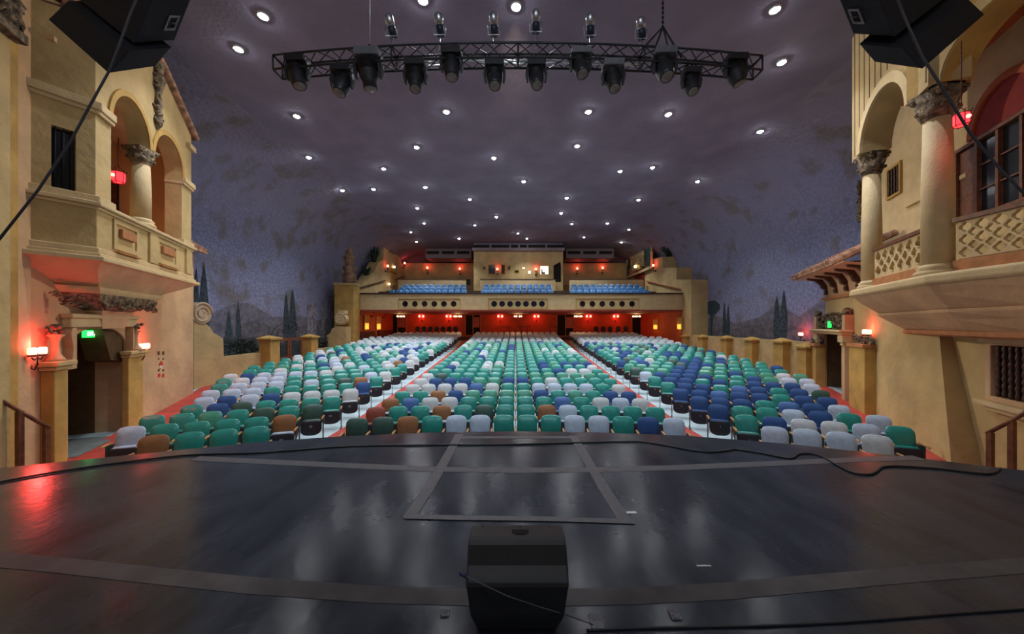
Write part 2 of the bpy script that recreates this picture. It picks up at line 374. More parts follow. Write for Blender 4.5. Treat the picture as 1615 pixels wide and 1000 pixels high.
cable([(-40, 772), (0, 762), (60, 751), (120, 741), (200, 730), (300, 719), (400, 716), (470, 711), (560, 705), (700, 703), (815, 702), (960, 698), (1010, 698), (1050, 704), (1100, 713), (1130, 714), (1160, 710)], .011, 'long black cable snaking along the front of the stage from the left edge', .012)
cable([(1160, 710), (1200, 716), (1235, 723), (1250, 724), (1262, 717), (1290, 719), (1320, 735), (1345, 747), (1370, 750), (1383, 745), (1393, 738), (1420, 737), (1480, 741), (1540, 748), (1565, 748), (1578, 740)], .011, 'wavy black cable looping near the right end of the stage edge', .012)
cable([(925, 996), (1000, 993), (1100, 991), (1200, 989), (1300, 985), (1400, 978), (1500, 970), (1615, 962), (1680, 955)], .007, 'black cable lying at the bottom right of the stage floor')

# wedge floor monitor
mon = thing('stage_monitor', (0.01, 1.95, 0), 'black wedge floor monitor standing on the stage in the centre foreground', 'speaker')
WEDGE = mat('wedge_black', (.022, .021, .021), .5, bump=.2, bs=200)
GRILL = mat('grille_black', (.012, .012, .012), .65, bump=.6, bs=400)
def wl_(hw, pts): return [Vector((.01+sx*hw*k, y, z)) for sx, k, y, z in pts]
prof = [(1.90, .0, .73), (1.845, .12, .86), (1.835, .29, .94), (1.845, .312, .945), (2.03, .395, .995), (2.055, .405, 1.0), (2.085, .41, 1.0), (2.20, .41, .975), (2.235, .39, .97), (2.28, .0, .85)]
L_ = [Vector((.01-.295*k, y, z)) for y, z, k in prof]; R_ = [Vector((.01+.295*k, y, z)) for y, z, k in prof]
mb = MB(); n = len(prof); mb.add(L_+R_, [(i, (i+1) % n, n+(i+1) % n, n+i) for i in range(n)]+[tuple(range(n)), tuple(range(n, 2*n))[::-1]])
build('cabinet', mb, WEDGE, mon, bevel=.012)
mb = MB(); gp = [(1.838, .14, .85), (1.828, .298, .92), (2.022, .398, .97)]
A = [Vector((.01-.295*k, y, z)) for y, z, k in gp]; B = [Vector((.01+.295*k, y, z)) for y, z, k in gp]
off = Vector((0, .02, -.02)); V = A+B+[a+off for a in A]+[b+off for b in B]
mb.add(V, [(0, 1, 4, 3), (1, 2, 5, 4), (6, 9, 10, 7), (7, 10, 11, 8), (0, 3, 9, 6), (2, 8, 11, 5), (0, 6, 7, 1), (1, 7, 8, 2), (3, 4, 10, 9), (4, 5, 11, 10)]); build('grille', mb, GRILL, mon)
mb = MB(); mb.plate(lambda u, t, z: Vector((.03+u, 2.13+z*1.2, t)), [(-.055, .018), (.055, .018), (.05, -.01), (.03, -.022), (-.03, -.022), (-.05, -.01)], .409, .4125); build('handle_slot', mb, DRK, mon)
for dx in (-.22, .02, .21):
    mb = MB(); mb.lathe([(.006, 0), (.006, .003)], (.01+dx, 2.19, .4095), 8); build('screw', mb, IRON, mon)
mb = MB(); mb.tube([PX(725, 904, 1.86), PX(737, 910, 1.85)], .009, 8); pl = build('cable_plug', mb, mat('blue_plug', (.02, .03, .10), .4), None); tag(pl, 'small blue plug at the end of the thin cord beside the monitor', 'plug')
mb = MB(); mb.tube([PX(735, 909, 1.84), PX(770, 926, 1.81), PX(800, 940, 1.80), PX(850, 957, 1.80), PX(900, 972, 1.86), PX(935, 985, 1.93)], .0028, 6); tag(build('signal_cord', mb, mat('grey_cord', (.10, .10, .10), .6)), 'thin grey cord drooping across the front of the floor monitor', 'cable')

# scraps on the stage floor
CLR = mat('clear_tape', (.30, .31, .33), .08, bump=1, bs=60)
for i, (x, y, w_, h_, nm) in enumerate(((940, 982, .07, .10, 'crinkled shiny clear tape scrap just right of the floor monitor'), (1064, 970, .06, .07, 'crinkled shiny clear tape scrap further right of the floor monitor'), (702, 968, .05, .05, 'crinkled shiny clear tape scrap left of the floor monitor'), (995, 809, .10, .03, 'small pale scrap lying right of the taped square on the stage'), (1110, 893, .10, .012, 'thin pale sliver lying on the stage right of the monitor'))):
    g = ground(x, y); rnd = random.Random(i); mb = MB(); n = 5
    V = [(g.x+(a/n-.5)*w_, g.y+(b/n-.5)*h_, .004+rnd.uniform(0, .010 if i < 3 else .002)) for a in range(n+1) for b in range(n+1)]
    F0 = [(a*(n+1)+b, a*(n+1)+b+1, (a+1)*(n+1)+b+1, (a+1)*(n+1)+b) for a in range(n) for b in range(n)]
    m = len(V); V2 = [(v[0], v[1], .001) for v in V]
    rim = [a*(n+1) for a in range(n+1)]+[n*(n+1)+b for b in range(1, n+1)]+[a*(n+1)+n for a in range(n-1, -1, -1)]+[b for b in range(n-1, 0, -1)]
    mb.add(V+V2, F0+[tuple(q+m for q in f)[::-1] for f in F0]+[(rim[k], rim[(k+1) % len(rim)], rim[(k+1) % len(rim)]+m, rim[k]+m) for k in range(len(rim))])
    tag(build('floor_scrap', mb, CLR if i < 3 else WHT), nm, 'scrap', 'scraps on the stage floor')

# ---------------------------------------------------------------- theatre seats
SC = {'T': ('teal', (.010, .29, .245), .34), 'S': ('sea green', (.05, .32, .22), .34), 'G': ('pale grey', (.60, .66, .69), .65), 'L': ('light blue-grey', (.50, .62, .78), .6),
      'B': ('navy blue', (.02, .08, .26), .7), 'b': ('mid blue', (.07, .17, .44), .6), 'D': ('dark green', (.012, .075, .055), .5), 'N': ('brown wooden', (.30, .13, .05), .5), 'R': ('faded red', (.30, .07, .05), .5)}
SM = {k: mat('seat_vinyl_'+v[0].replace(' ', '_').replace('-', '_'), v[1], v[2], var=.10, vs=7, bump=.25 if k in 'GLBb' else .08, bs=60 if k in 'GLBb' else 8, spec=.9 if k in 'TSD' else .5) for k, v in SC.items()}
ARMW = mat('oak_armrest', (.50, .25, .09), .4)
PAN = mat('seat_pan_black', (.018, .018, .026), .45)
STD = mat('seat_standard_iron', (.05, .055, .045), .5, metal=.3)
def pad_mesh(name, w, h, th, low, bend=.03, top=1.0, bot=.92, n=4.0, rings=(.0, .55, .8, .93, 1.0), seg=28, crown=0.0):
    """padded panel in XZ standing on z=0, front face towards -Y"""
    V = []; Fc = []
    def P(r, a, side):
        c, s_ = math.cos(a), math.sin(a)
        q = (abs(c)**n+abs(s_)**n)**(-1/n)
        x = r*q*c; z = r*q*s_
        wz = (bot+(top-bot)*(z+1)/2)
        t = th*(1-r**3.2)*.5+.004
        return (x*w/2*wz, -side*t+bend*(x*x)*-1+(-.0), (z+1)*h/2+crown*(1-x*x)*(z+1)/2)
    for side in (1, -1):
        o = len(V); V.append(P(0, 0, side))
        for r in rings[1:]:
            for k in range(seg): V.append(P(r, 2*PI*k/seg, side))
        for k in range(seg): Fc.append((o, o+1+k, o+1+(k+1) % seg))
        for i in range(len(rings)-2):
            for k in range(seg): a = o+1+i*seg; Fc.append((a+k, a+seg+k, a+seg+(k+1) % seg, a+(k+1) % seg))
    o2 = 1+(len(rings)-1)*seg; a = 1+(len(rings)-2)*seg
    for k in range(seg): Fc.append((a+k, o2+a+k, o2+a+(k+1) % seg, a+(k+1) % seg))
    return V, Fc
def panel_mesh(w, h, th, curve, rings=(.0, .6, .88, 1.0), seg=28, topr=.12):
    """D-shaped panel in XZ standing on z=0: straight top, rounded bottom"""
    out = []
    for k in range(seg):
        a = 2*PI*k/seg; c, s_ = math.cos(a), math.sin(a)
        n = 9 if s_ > 0 else 2.6
        q = (abs(c)**n+abs(s_)**n)**(-1/n); out.append((c*q*w/2, s_*q*(h*.55 if s_ > 0 else h*.45)*1.0))
    V = []; Fc = []
    for side in (1, -1):
        o = len(V); V.append((0, -side*th/2, h*.45))
        for r in rings[1:]:
            for x, z in out: V.append((x*r, -side*th/2*(1-r**6*.75), h*.45+z*r))
        for k in range(seg): Fc.append((o, o+1+k, o+1+(k+1) % seg))
        for i in range(len(rings)-2):
            for k in range(seg): b = o+1+i*seg; Fc.append((b+k, b+seg+k, b+seg+(k+1) % seg, b+(k+1) % seg))
    o2 = 1+(len(rings)-1)*seg; b = 1+(len(rings)-2)*seg
    for k in range(seg): Fc.append((b+k, o2+b+k, o2+b+(k+1) % seg, b+(k+1) % seg))
    return V, Fc
def xf(V, M): return [M @ Vector(v) for v in V]
# seat frame: origin on the floor under the middle, front towards -Y
BACKM = Matrix.Translation((0, .11, .36)) @ Matrix.Rotation(-.20, 4, 'X')
def seat_parts(low=False):
    rg = (.0, .65, .9, 1.0) if low else (.0, .5, .72, .87, .96, 1.0); sg = 12 if low else 28
    out = {}
    v, f = pad_mesh('b', .475, .50, .13, low, rings=rg, seg=sg, crown=.025, n=5.5, bot=.9); out['backrest'] = (xf(v, BACKM), f, True)
    PM = Matrix.Translation((0, -.03, .17)) @ Matrix.Rotation(-.12, 4, 'X')
    v, f = panel_mesh(.455, .36, .10, 1, seg=12 if low else 28); out['seat_pad'] = (xf(v, PM @ Matrix.Translation((0, .03, .01))), f, True)
    v, f = panel_mesh(.46, .36, .03, 1, seg=12 if low else 28); out['seat_pan'] = (xf(v, PM @ Matrix.Translation((0, -.035, -.022))), f, True)
    return out
SPT = seat_parts(); SPL = seat_parts(True)
def mesh_of(name, V, Fc, m, smooth=True):
    me = bpy.data.meshes.new(name); me.from_pydata([tuple(v) for v in V], [], Fc); me.materials.append(m)
    me.polygons.foreach_set('use_smooth', [smooth]*len(Fc)); me.update()
    bm = bmesh.new(); bm.from_mesh(me); bmesh.ops.recalc_face_normals(bm, faces=bm.faces); bm.to_mesh(me); bm.free(); return me
def legmb(x):
    mb = MB(); mb.box((x, -.03, .012), (.035, .30, .024)); mb.box((x, 0, .29), (.018, .07, .56))
    mb.add([(x-.009, -.03, .56), (x+.009, -.03, .56), (x+.009, .17, .56), (x-.009, .17, .56), (x-.009, .04, .36), (x+.009, .04, .36), (x+.009, .13, .42), (x-.009, .13, .42)],
           [(0, 1, 2, 3), (4, 7, 6, 5), (0, 4, 5, 1), (1, 5, 6, 2), (2, 6, 7, 3), (3, 7, 4, 0)])
    return mb
def armmb(x):
    mb = MB(); mb.tube([(x, -.15, .565), (x, -.13, .585), (x, 0, .592), (x, .12, .59)], [.018, .024, .022, .018], 8); return mb
def proto_mesh(name, mb, m): return mesh_of(name, mb.v, mb.f, m, False)
PR = {k: mesh_of(k, SPT[k][0], SPT[k][1], PAN if k == 'seat_pan' else SM['T']) for k in SPT}
PR['leg_a'] = proto_mesh('leg', legmb(-.262), STD); PR['leg_b'] = proto_mesh('leg', legmb(.262), STD)
PR['arm_a'] = proto_mesh('armrest', armmb(-.262), ARMW); PR['arm_b'] = proto_mesh('armrest', armmb(.262), ARMW)
mb = MB(); mb.lathe([(.012, 0), (.012, .004)], (0, 0, 0), 8, M=Matrix.Rotation(PI/2, 4, 'X')); PR['plate'] = mesh_of('number_plate', [(v[0], v[1]-.078, v[2]+.44) for v in mb.v], mb.f, WHT)
ORD = ['zeroth', 'first', 'second', 'third', 'fourth', 'fifth', 'sixth', 'seventh', 'eighth', 'ninth', 'tenth', 'eleventh', 'twelfth', 'thirteenth', 'fourteenth', 'fifteenth', 'sixteenth']
CEN = ['DDNTLLTTTLLTBL', 'RTTNTDTTNLTTTL'.replace('TTNLTTTL', 'TTNLTTTT'), 'NbGGTTTTTbTGLG', 'TTNBSSSSBTSTBB', 'GGGGbGTTLLLLTG', 'GBBBSSBBTGTTTT', 'GDTTTTTTSSSSST', 'TTTTTTTTTTBGGT', 'TBTTGSTTTBTTTG', 'TGTTGGTTTBSBBB']
LEF = ['TTTN', 'NTTTTL', 'DTDTSTT', 'TTTTDBT', 'GGGGBLBL', 'BTTTTTLL', 'TNDTLTLLL', 'GLTTTTTLL', 'TTTTTGLLLL']
RIG = ['LLLG', 'TBGGLT', 'BTTLBTL', 'BBBTbBL', 'BBbBBTBB', 'TBBTbBTBD', 'TBBTBTBBBL', 'LBBBBTTBSL', 'DSSBBSTBTSG']
def colour(blk, k, i, n):
    T = {'c': CEN, 'l': LEF, 'r': RIG}[blk]
    if k < len(T) and i < len(T[k]): return T[k][i]
    rnd = random.Random(k*131+i*17+ord(blk)*7)
    if k >= 19: return 'G' if rnd.random() < .95 else 'L'
    if blk == 'l': return rnd.choices('TSGLBDN', (50, 8, 24, 12, 7, 3, 1))[0]
    if blk == 'r': return rnd.choices('TSGLBDb', (42, 22, 4, 3, 28, 4, 2))[0]
    return rnd.choices('TSGBL', (42, 34, 8, 15, 3))[0] if k > 12 else rnd.choices('TSGBL', (70, 16, 6, 9, 2))[0]
SEATS = []
for k in range(25):
    nn = 14; off = 0 if k % 2 == 0 else .0
    sh = 0
    for i in range(nn):
        x = (i-6.5)*.53+(sh if k else 0)
        if k == 0: x = (i-6.5)*.53
        y = 7.6+k*1.0-x*x/46; SEATS.append(('c', k, i, nn, x, y, x/24))
for s, b in ((-1, 'l'), (1, 'r')):
    for k in range(26):
        y0 = (6.72 if k == 0 else 6.63)+k*1.0; i = 0; row = []
        while True:
            j = i
            ax = 5.14+j*.50+(.04 if k % 2 else 0); y = y0-.35*(ax-5.12)
            if ax > xend(y)+.24 or (k > 22 and ax > 10.5): break
            row.append((b, k, i, 0, s*ax, y, s*.337)); i += 1
        for r in row: SEATS.append((r[0], r[1], r[2], len(row), *r[4:]))
SEATS = [q+(fz(eff(q[4], q[5])),) for q in SEATS]
SEATS.sort(key=lambda q: q[5])
near, far = SEATS[:300], SEATS[300:]
BN = {'c': 'centre block', 'l': 'left block', 'r': 'right block'}
numtxt = {('l', 1): '01', ('l', 2): '20', ('l', 3): '04', ('l', 4): '22', ('r', 1): '1', ('r', 2): '1', ('r', 3): '1', ('r', 4): '1'}
protos = {}
def child(name, me, m, root):
    key = (me.name, m.name)
    if key not in protos:
        o = bpy.data.objects.new(name, me); protos[key] = o
        o.material_slots[0].link = 'OBJECT'; o.material_slots[0].material = m
    else: o = protos[key].copy()
    o.name = name; C.objects.link(o); o.parent = root; return o
for (b, k, i, n, x, y, a, z) in near:
    c = colour(b, k, i, n)
    pos = ('%s from the left' % ORD[i+1]) if b == 'c' else ('%s out from the aisle' % ORD[i+1])
    t = thing('theater_seat', (x, y, z), '%s theatre seat, %s, %s row, %s' % (SC[c][0], BN[b], ORD[k+1], pos), 'seat', 'theatre seats in the '+BN[b])
    t.rotation_euler = (0, 0, -a)
    child('backrest', PR['backrest'], SM[c], t)
    pc = 'L' if c == 'N' else c
    child('seat_pad', PR['seat_pad'], SM[pc], t); child('seat_pan', PR['seat_pan'], PAN, t)
    child('leg', PR['leg_a'], STD, t); child('armrest', PR['arm_a'], ARMW, t)
    last = (i == n-1) if b != 'l' else (i == 0)
    if last: child('leg', PR['leg_b'], STD, t); child('armrest', PR['arm_b'], ARMW, t)
    if i == 0 and b != 'c':
        key = (b, k)
        if key in numtxt:
            cu = bpy.data.curves.new('number', 'FONT'); cu.body = numtxt[key]; cu.size = .07; cu.align_x = 'CENTER'; cu.extrude = .001; cu.materials.append(WHT)
            tmp = bpy.data.objects.new('tmp', cu); C.objects.link(tmp)
            bpy.context.view_layer.update(); me = bpy.data.meshes.new_from_object(tmp); bpy.data.objects.remove(tmp)
            o = bpy.data.objects.new('seat_number', me); C.objects.link(o); o.parent = t; o.location = (0, -.082, .36); o.rotation_euler = (PI/2-.12, 0, 0)
            if not me.materials: me.materials.append(WHT)
        else: child('number_plate', PR['plate'], WHT, t)
# rows further back: one object
LEGL = MB(); LEGL.box((-.262, 0, .29), (.02, .08, .58)); ARML = MB(); ARML.box((-.262, -.02, .59), (.04, .26, .025))
keys = list(SC); mats_f = [SM[k] for k in keys]+[PAN, STD, ARMW]; mb = MB()
for (b, k, i, n, x, y, a, z) in far:
    c = colour(b, k, i, n); M = Matrix.Translation((x, y, z)) @ Matrix.Rotation(-a, 4, 'Z')
    mb.k = keys.index(c); mb.add(xf(SPL['backrest'][0], M), SPL['backrest'][1], True)
    mb.k = keys.index('L' if c == 'N' else c); mb.add(xf(SPL['seat_pad'][0], M), SPL['seat_pad'][1], True)
    mb.k = len(keys); mb.add(xf(SPL['seat_pan'][0], M), SPL['seat_pan'][1], True)
    mb.k += 1; mb.add(xf(LEGL.v, M), LEGL.f); mb.k += 1; mb.add(xf(ARML.v, M), ARML.f)
tag(build('theater_seat', mb, mats_f), 'distant rows of teal, grey and navy theatre seats towards and under the balcony', 'seats', kind='stuff')

# ---------------------------------------------------------------- balcony
FB = wallY(26.5); zt = EYE+48*26.5/F; zb = EYE+23*26.5/F
bal = thing('balcony', (0, 26.5, zb), 'wide cream balcony front with panels of dark round portholes', 'balcony')
# fascia bays: plain, then three panelled stretches
def portholes(x0, x1, n): return [x0+(x1-x0)*(i+.5)/n for i in range(n)]
PH = [(629, 725, 6), (771, 863, 7), (909, 1007, 6)]
mb = MB(); holes = []
for a, b_, n in PH:
    (u0, z0), (u1, z1) = FB.uz(a, 471.5), FB.uz(b_, 487); holes.append([(u0, z0), (u1, z0), (u1, z1), (u0, z1)])
X0, X1 = FB.uz(556, 470)[0], FB.uz(1081, 470)[0]
mb.plate(FB.W, [(X0, zb), (X1, zb), (X1, zt), (X0, zt)], 0, -.25, holes); build('fascia', mb, CRM, bal)
for a, b_, n in PH:
    (u0, z1), (u1, z0) = FB.uz(a, 471.5), FB.uz(b_, 487)
    mb = MB(); cs = portholes(u0+.1, u1-.1, n); zc = (z0+z1)/2; hs = [[(c+.235*math.cos(2*PI*k/20), zc+.235*math.sin(2*PI*k/20)) for k in range(20)] for c in cs]
    mb.plate(FB.W, [(u0, z0), (u1, z0), (u1, z1), (u0, z1)], -.06, -.12, hs); pn = build('porthole_panel', mb, CRM, bal)
    fm = MB(); fm.plate(FB.W, [(u0-.05, z0-.05), (u1+.05, z0-.05), (u1+.05, z1+.05), (u0-.05, z1+.05)], .03, 0, [[(u0, z0), (u1, z0), (u1, z1), (u0, z1)]]); build('panel_frame', fm, YEL2, bal)
    for c in cs:
        m2 = MB(); FB.disc(m2, c, zc, .24, -.16, -.3); build('porthole_glass', m2, DGL, pn)
        m3 = MB(); m3.plate(FB.W, [(c+.28*math.cos(2*PI*k/20), zc+.28*math.sin(2*PI*k/20)) for k in range(20)], -.03, -.06, [[(c+.23*math.cos(2*PI*k/20), zc+.23*math.sin(2*PI*k/20)) for k in range(20)]]); build('porthole_ring', m3, CRM, pn)
mb = MB(); FB.box(mb, X0-.05, X1+.05, .12, -.35, zt, zt+.09); build('top_rail', mb, mat('rail_dark', (.03, .02, .02), .5), bal)
mb = MB(); FB.box(mb, X0, X1, .06, -.1, zb-.1, zb+.03); build('bottom_moulding', mb, CRM, bal)
# balcony deck with steps
mb = MB(); mb.box((.15, 32.6, zb-.04), (25.5, 12.4, .12)); build('balcony_soffit', mb, mat('soffit_red', (.33, .05, .03), .7), bal)
steps = [(26.75, 27.7, 3.15), (27.7, 28.9, 3.55), (28.9, 30.2, 3.95), (30.2, 31.5, 4.35), (31.5, 33.4, 4.75), (33.4, 35.1, 5.0), (35.1, 39.4, 5.75)]
mb = MB()
for y0, y1, z in steps: mb.box((.15, (y0+y1)/2, (z+zb)/2), (25.5, y1-y0, z-zb))
build('balcony_steps', mb, BRN, bal)
# cross parapets dividing lower and upper balcony
for (xa, xb) in ((628, 735), (757, 876), (898, 1015)):
    f = wallY(33.5); (u0, z1) = f.uz(xa, 441); (u1, z0) = f.uz(xb, 448)
    mb = MB(); f.box(mb, u0, u1, 0, -.15, 4.75, z1); build('cross_parapet', mb, CRM, bal)
    mb = MB(); f.box(mb, u0, u1, .04, -.19, z1, z1+.07); build('parapet_cap', mb, DWOOD, bal)
BLUE = mat('blue_seat_fabric', (.04, .16, .36), .45, var=.5, vs=1.5)
bs_v, bs_f = pad_mesh('bs', .50, .62, .09, True, rings=(0, .7, 1), seg=12)
bme = mesh_of('upholstered_chair', xf(bs_v, Matrix.Translation((0, .1, .18)) @ Matrix.Rotation(-.2, 4, 'X'))+xf([(sx*.24, sy*.2, sz) for sx in (-1, 1) for sy in (-1, 1) for sz in (0, .42)], Matrix.Identity(4)),
              bs_f+[tuple(len(bs_v)+i for i in q) for q in ((0, 1, 3, 2), (4, 6, 7, 5), (0, 4, 5, 1), (2, 3, 7, 6), (1, 5, 7, 3), (0, 2, 6, 4))], BLUE)
DKS = mat('dark_seat_fabric', (.02, .022, .03), .6)
pro = None
for r, (y, z, xs) in enumerate([(28.35, 3.55, ((602, 737), (754, 878), (893, 1035))), (29.6, 3.95, ((612, 737), (757, 874), (898, 1026))), (30.9, 4.35, ((628, 736), (760, 872), (900, 1018))), (32.3, 4.75, ((634, 735), (762, 870), (901, 1010))), (36.2, 5.75, ((648, 742), None, (898, 978)))]):
    for sct, rg in enumerate(xs):
        if rg is None: continue
        a = (rg[0]-CX)*y/F; b_ = (rg[1]-CX)*y/F; n = int((b_-a)/.56)
        for i in range(n):
            if pro is None: pro = bpy.data.objects.new('upholstered_chair', bme); o = pro; o.material_slots[0].link = 'OBJECT'
            else: o = pro.copy()
            o.name = 'upholstered_chair'; C.objects.link(o); o.location = (a+(i+.5)*(b_-a)/n, y, z); o.material_slots[0].link = 'OBJECT'; o.material_slots[0].material = DKS if r == 4 else BLUE
            q = i+1; nm = ORD[q] if q < len(ORD) else {17: 'seventeenth', 18: 'eighteenth', 19: 'nineteenth'}.get(q, 'last')
            tag(o, '%s balcony seat, %s section, %s row up, %s from the left' % ('dark' if r == 4 else 'blue', ('left', 'middle', 'right')[sct], ORD[r+1], nm), 'seat', 'balcony seats')

# walls beside and behind the balcony
def zpx(fr, pts): return fr.P(pts)
lb = struct('wall_balcony_left', MB().plate(BL.W, [(26.4, -1), (39.5, -1), (39.5, 7.2)]+zpx(BL, [(640, 422), (633, 415), (628, 393), (619, 376), (606, 380), (604, 410), (597, 414), (590, 428), (581, 441), (570, 449), (560, 452), (557, 452)])+[(26.4, 4.9)], 0, -.9), YEL)
rb = struct('wall_balcony_right', MB().plate(BR.W, [(25.2, -1), (39.5, -1), (39.5, 8.9)]+zpx(BR, [(1005, 413), (1022, 410), (1045, 405)])+[BR.uz(1045, 422)]+[BR.uz(1067, 422)]+[BR.uz(1067, 441), BR.uz(1090, 441)], 0, -1.3), YEL)
mb = MB(); mb.box((0, 38.9, 5.0), (25.2, .3, 7.3)); bw = struct('wall_balcony_back', mb, YEL)
mb = MB(); mb.box((0, 35.4, 1.3), (26.0, .2, 3.1)); lw = struct('wall_under_balcony', mb, ORG)
# dark brick dado and orange inner faces of the passage walls under the balcony
for fr, nm, x1 in ((BL, 'left', 26.6), (BR, 'right', 26.6)):
    mb = MB(); fr.box(mb, x1, 35.3, .0, .05, -.6, zb); tag(build('wall_panelling', mb, ORG), 'orange-red wall lining under the %s end of the balcony' % nm, 'wall panel')
mb = MB(); BL.box(mb, 26.9, 30.2, .05, .3, -.6, 1.15); BL.box(mb, 31.2, 34.6, .05, .3, -.6, 1.15); tag(build('brick_dado', mb, mat('dark_brick', (.10, .035, .025), .8, var=.5, vs=6)), 'dark brown low wall under the left end of the balcony', 'low wall')
FU = wallY(35.28)
def door(fr, r, label, panel=True, off=0):
    u0, u1, z0, z1 = fr.rect(*r)
    t = thing('auditorium_door', fr.W((u0+u1)/2, .02, z0), label, 'door', 'doors under the balcony')
    mb = MB(); fr.box(mb, u0, u1, .0, .04, z0, z1); build('opening', mb, DRK, t)
    mb = MB(); mb.plate(fr.W, [(u0-.12, z0), (u0-.12, z1+.14), (u1+.12, z1+.14), (u1+.12, z0), (u1, z0), (u1, z1), (u0, z1), (u0, z0)], .0, .10); build('frame', mb, TER, t)
    if panel:
        mb = MB(); um = u0+(u1-u0)*.56; fr.box(mb, um, u1-.05, .04, .09, z0+.75, z1-.22); build('red_panel', mb, mat('pink_panel', (.45, .12, .09), .6), t)
        mb = MB(); fr.box(mb, um-.10, um-.04, .04, .12, z0, z1); build('brass_edge', mb, mat('brass', (.5, .28, .08), .4, metal=.5), t)
    return t
door(FU, (735, 497, 757, 528), 'dark open doorway with a pink panel at the far end of the left aisle')
door(FU, (879, 497, 904, 529), 'dark open doorway with a pink panel at the far end of the right aisle')
door(FU, (614, 497, 640, 528), 'dark doorway at the far left corner under the balcony')
door(FU, (997, 497, 1023, 528), 'dark doorway at the far right corner under the balcony')
def sconce(P, n, sc, label, group, es=1.0, arms=2, name='wall_sconce', energy=8, dz=0, lamps=True, no=.02):
    """bracket lamp: P on the wall, n wall normal"""
    n = Vector((n[0], n[1], 0)).normalized(); u = Vector((-n.y, n.x, 0)); P = Vector(P)
    t = thing(name, P, label, 'wall lamp', group)
    mb = MB(); q = P+n*.14*sc
    mb.ball(P-Vector((0, 0, .22*sc))+n*.02, .05*sc, 8); mb.tube([P-Vector((0, 0, .22*sc))+n*.02*sc, P+n*.10*sc-Vector((0, 0, .28*sc)), q-Vector((0, 0, .18*sc)), q-Vector((0, 0, .02*sc))], .013*sc, 6)
    mb.tube([q-u*.13*sc-Vector((0, 0, .04*sc)), q-u*.07*sc-Vector((0, 0, .09*sc)), q-Vector((0, 0, .05*sc)), q+u*.07*sc-Vector((0, 0, .09*sc)), q+u*.13*sc-Vector((0, 0, .04*sc))], .011*sc, 6)
    build('bracket', mb, IRON, t)
    for k in ((-1, 1) if arms == 2 else (0,)):
        c = q+u*k*.12*sc; mb = MB(); mb.lathe([(.05*sc, -.02*sc), (.065*sc, 0), (.05*sc, .015*sc)], c, 12); build('cup', mb, IRON, t)
        mb = MB(); mb.lathe([(.052*sc, .015*sc), (.06*sc, .06*sc), (.058*sc, .13*sc), (.045*sc, .15*sc)], c, 12); build('lamp_shade', mb, E_CAN if es == 1 else E_RED, t)
    if lamps: lamp('sconce_light', 'POINT', q+Vector((0, 0, .22*sc))+n*no*sc+Vector((0, 0, dz)), energy, (1, .05, .045), .06*sc)
    return t
for i, x in enumerate((665, 708, 789, 846, 928, 971)):
    u, z = FU.uz(x, 501, .1); sconce((u, 35.27, z), (0, -1), 1.6, 'red glowing twin wall lamp on the orange wall under the balcony, %s from the left' % ORD[i+1], 'red wall lamps under the balcony', energy=34, no=.13, dz=-.30)
for i, (x, y) in enumerate(((566, 490), (588, 492), (606, 494))):
    u, z = BL.uz(x, y, .2); sconce(BL.W(u, .06, z), (1, 0), 1.7, 'red wall lamp on the left side wall under the balcony, %s from the front' % ORD[i+1], 'red side wall lamps under the balcony', energy=14, no=.13, dz=-.30)
# lit niches and little mirrors
for x, fr, y0, y1, lb_ in ((576, BL, 497, 520, 'amber lit tall niche nearer the front on the left wall under the balcony'), (595, BL, 499, 520, 'amber lit tall niche nearer the corner on the left wall under the balcony'), (1036, BR, 504, 520, 'narrow amber wall light at the right under the balcony'), (1074, BR, 501, 520, 'amber lit slot in the right wall just under the balcony front')):
    u0, u1, z0, z1 = fr.rect(x-3, y0, x+3, y1)
    t = thing('wall_niche', fr.W((u0+u1)/2, .05, z0), lb_, 'wall light')
    mb = MB(); fr.box(mb, u0-.1, u1+.1, .05, .14, z0, z1); build('surround', mb, YEL2, t)
    mb = MB(); fr.box(mb, u0, u1, .14, .15, z0+.05, z0+(z1-z0)*.45); build('lit_panel', mb, mat('amber_glow', (1, .5, .1), em=(1, .42, .05), es=.9), t)
    lamp('niche_light', 'POINT', fr.W((u0+u1)/2, .35, z0+.2), 5, (1, .5, .12), .1)
# ceiling medallions with chandeliers
for i, x in enumerate((632, 722, 817, 912, 1004)):
    Y = 30.5; X = (x-CX)*Y/F; zc = zb-.10
    t = thing('chandelier', (X, Y, zc), 'warm lit ceiling chandelier under the balcony, %s from the left' % ORD[i+1], 'chandelier', 'chandeliers under the balcony')
    mb = MB(); mb.lathe([(.95, 0), (.9, -.05), (.3, -.08)], (X, Y, zc), 24); build('medallion', mb, mat('gold_medallion', (.6, .42, .2), .5), t)
    mb = MB(); mb.tube([(X, Y, zc-.05), (X, Y, zc-.35)], .02, 6); mb.tube([(X+.3*math.cos(2*PI*k/16), Y+.3*math.sin(2*PI*k/16), zc-.35) for k in range(17)], .02, 6)
    for k in range(3): mb.tube([(X, Y, zc-.33), (X+.3*math.cos(2*PI*k/3), Y+.3*math.sin(2*PI*k/3), zc-.35)], .015, 5)
    build('chandelier_frame', mb, DCHR, t)
    for k in range(6):
        mb = MB(); mb.ball((X+.3*math.cos(PI*k/3), Y+.3*math.sin(PI*k/3), zc-.30), .07, 8); build('bulb', mb, E_WARM, t)
    lamp('chandelier_light', 'POINT', (X, Y, zc-.5), 34, (1, .5, .25), .2)
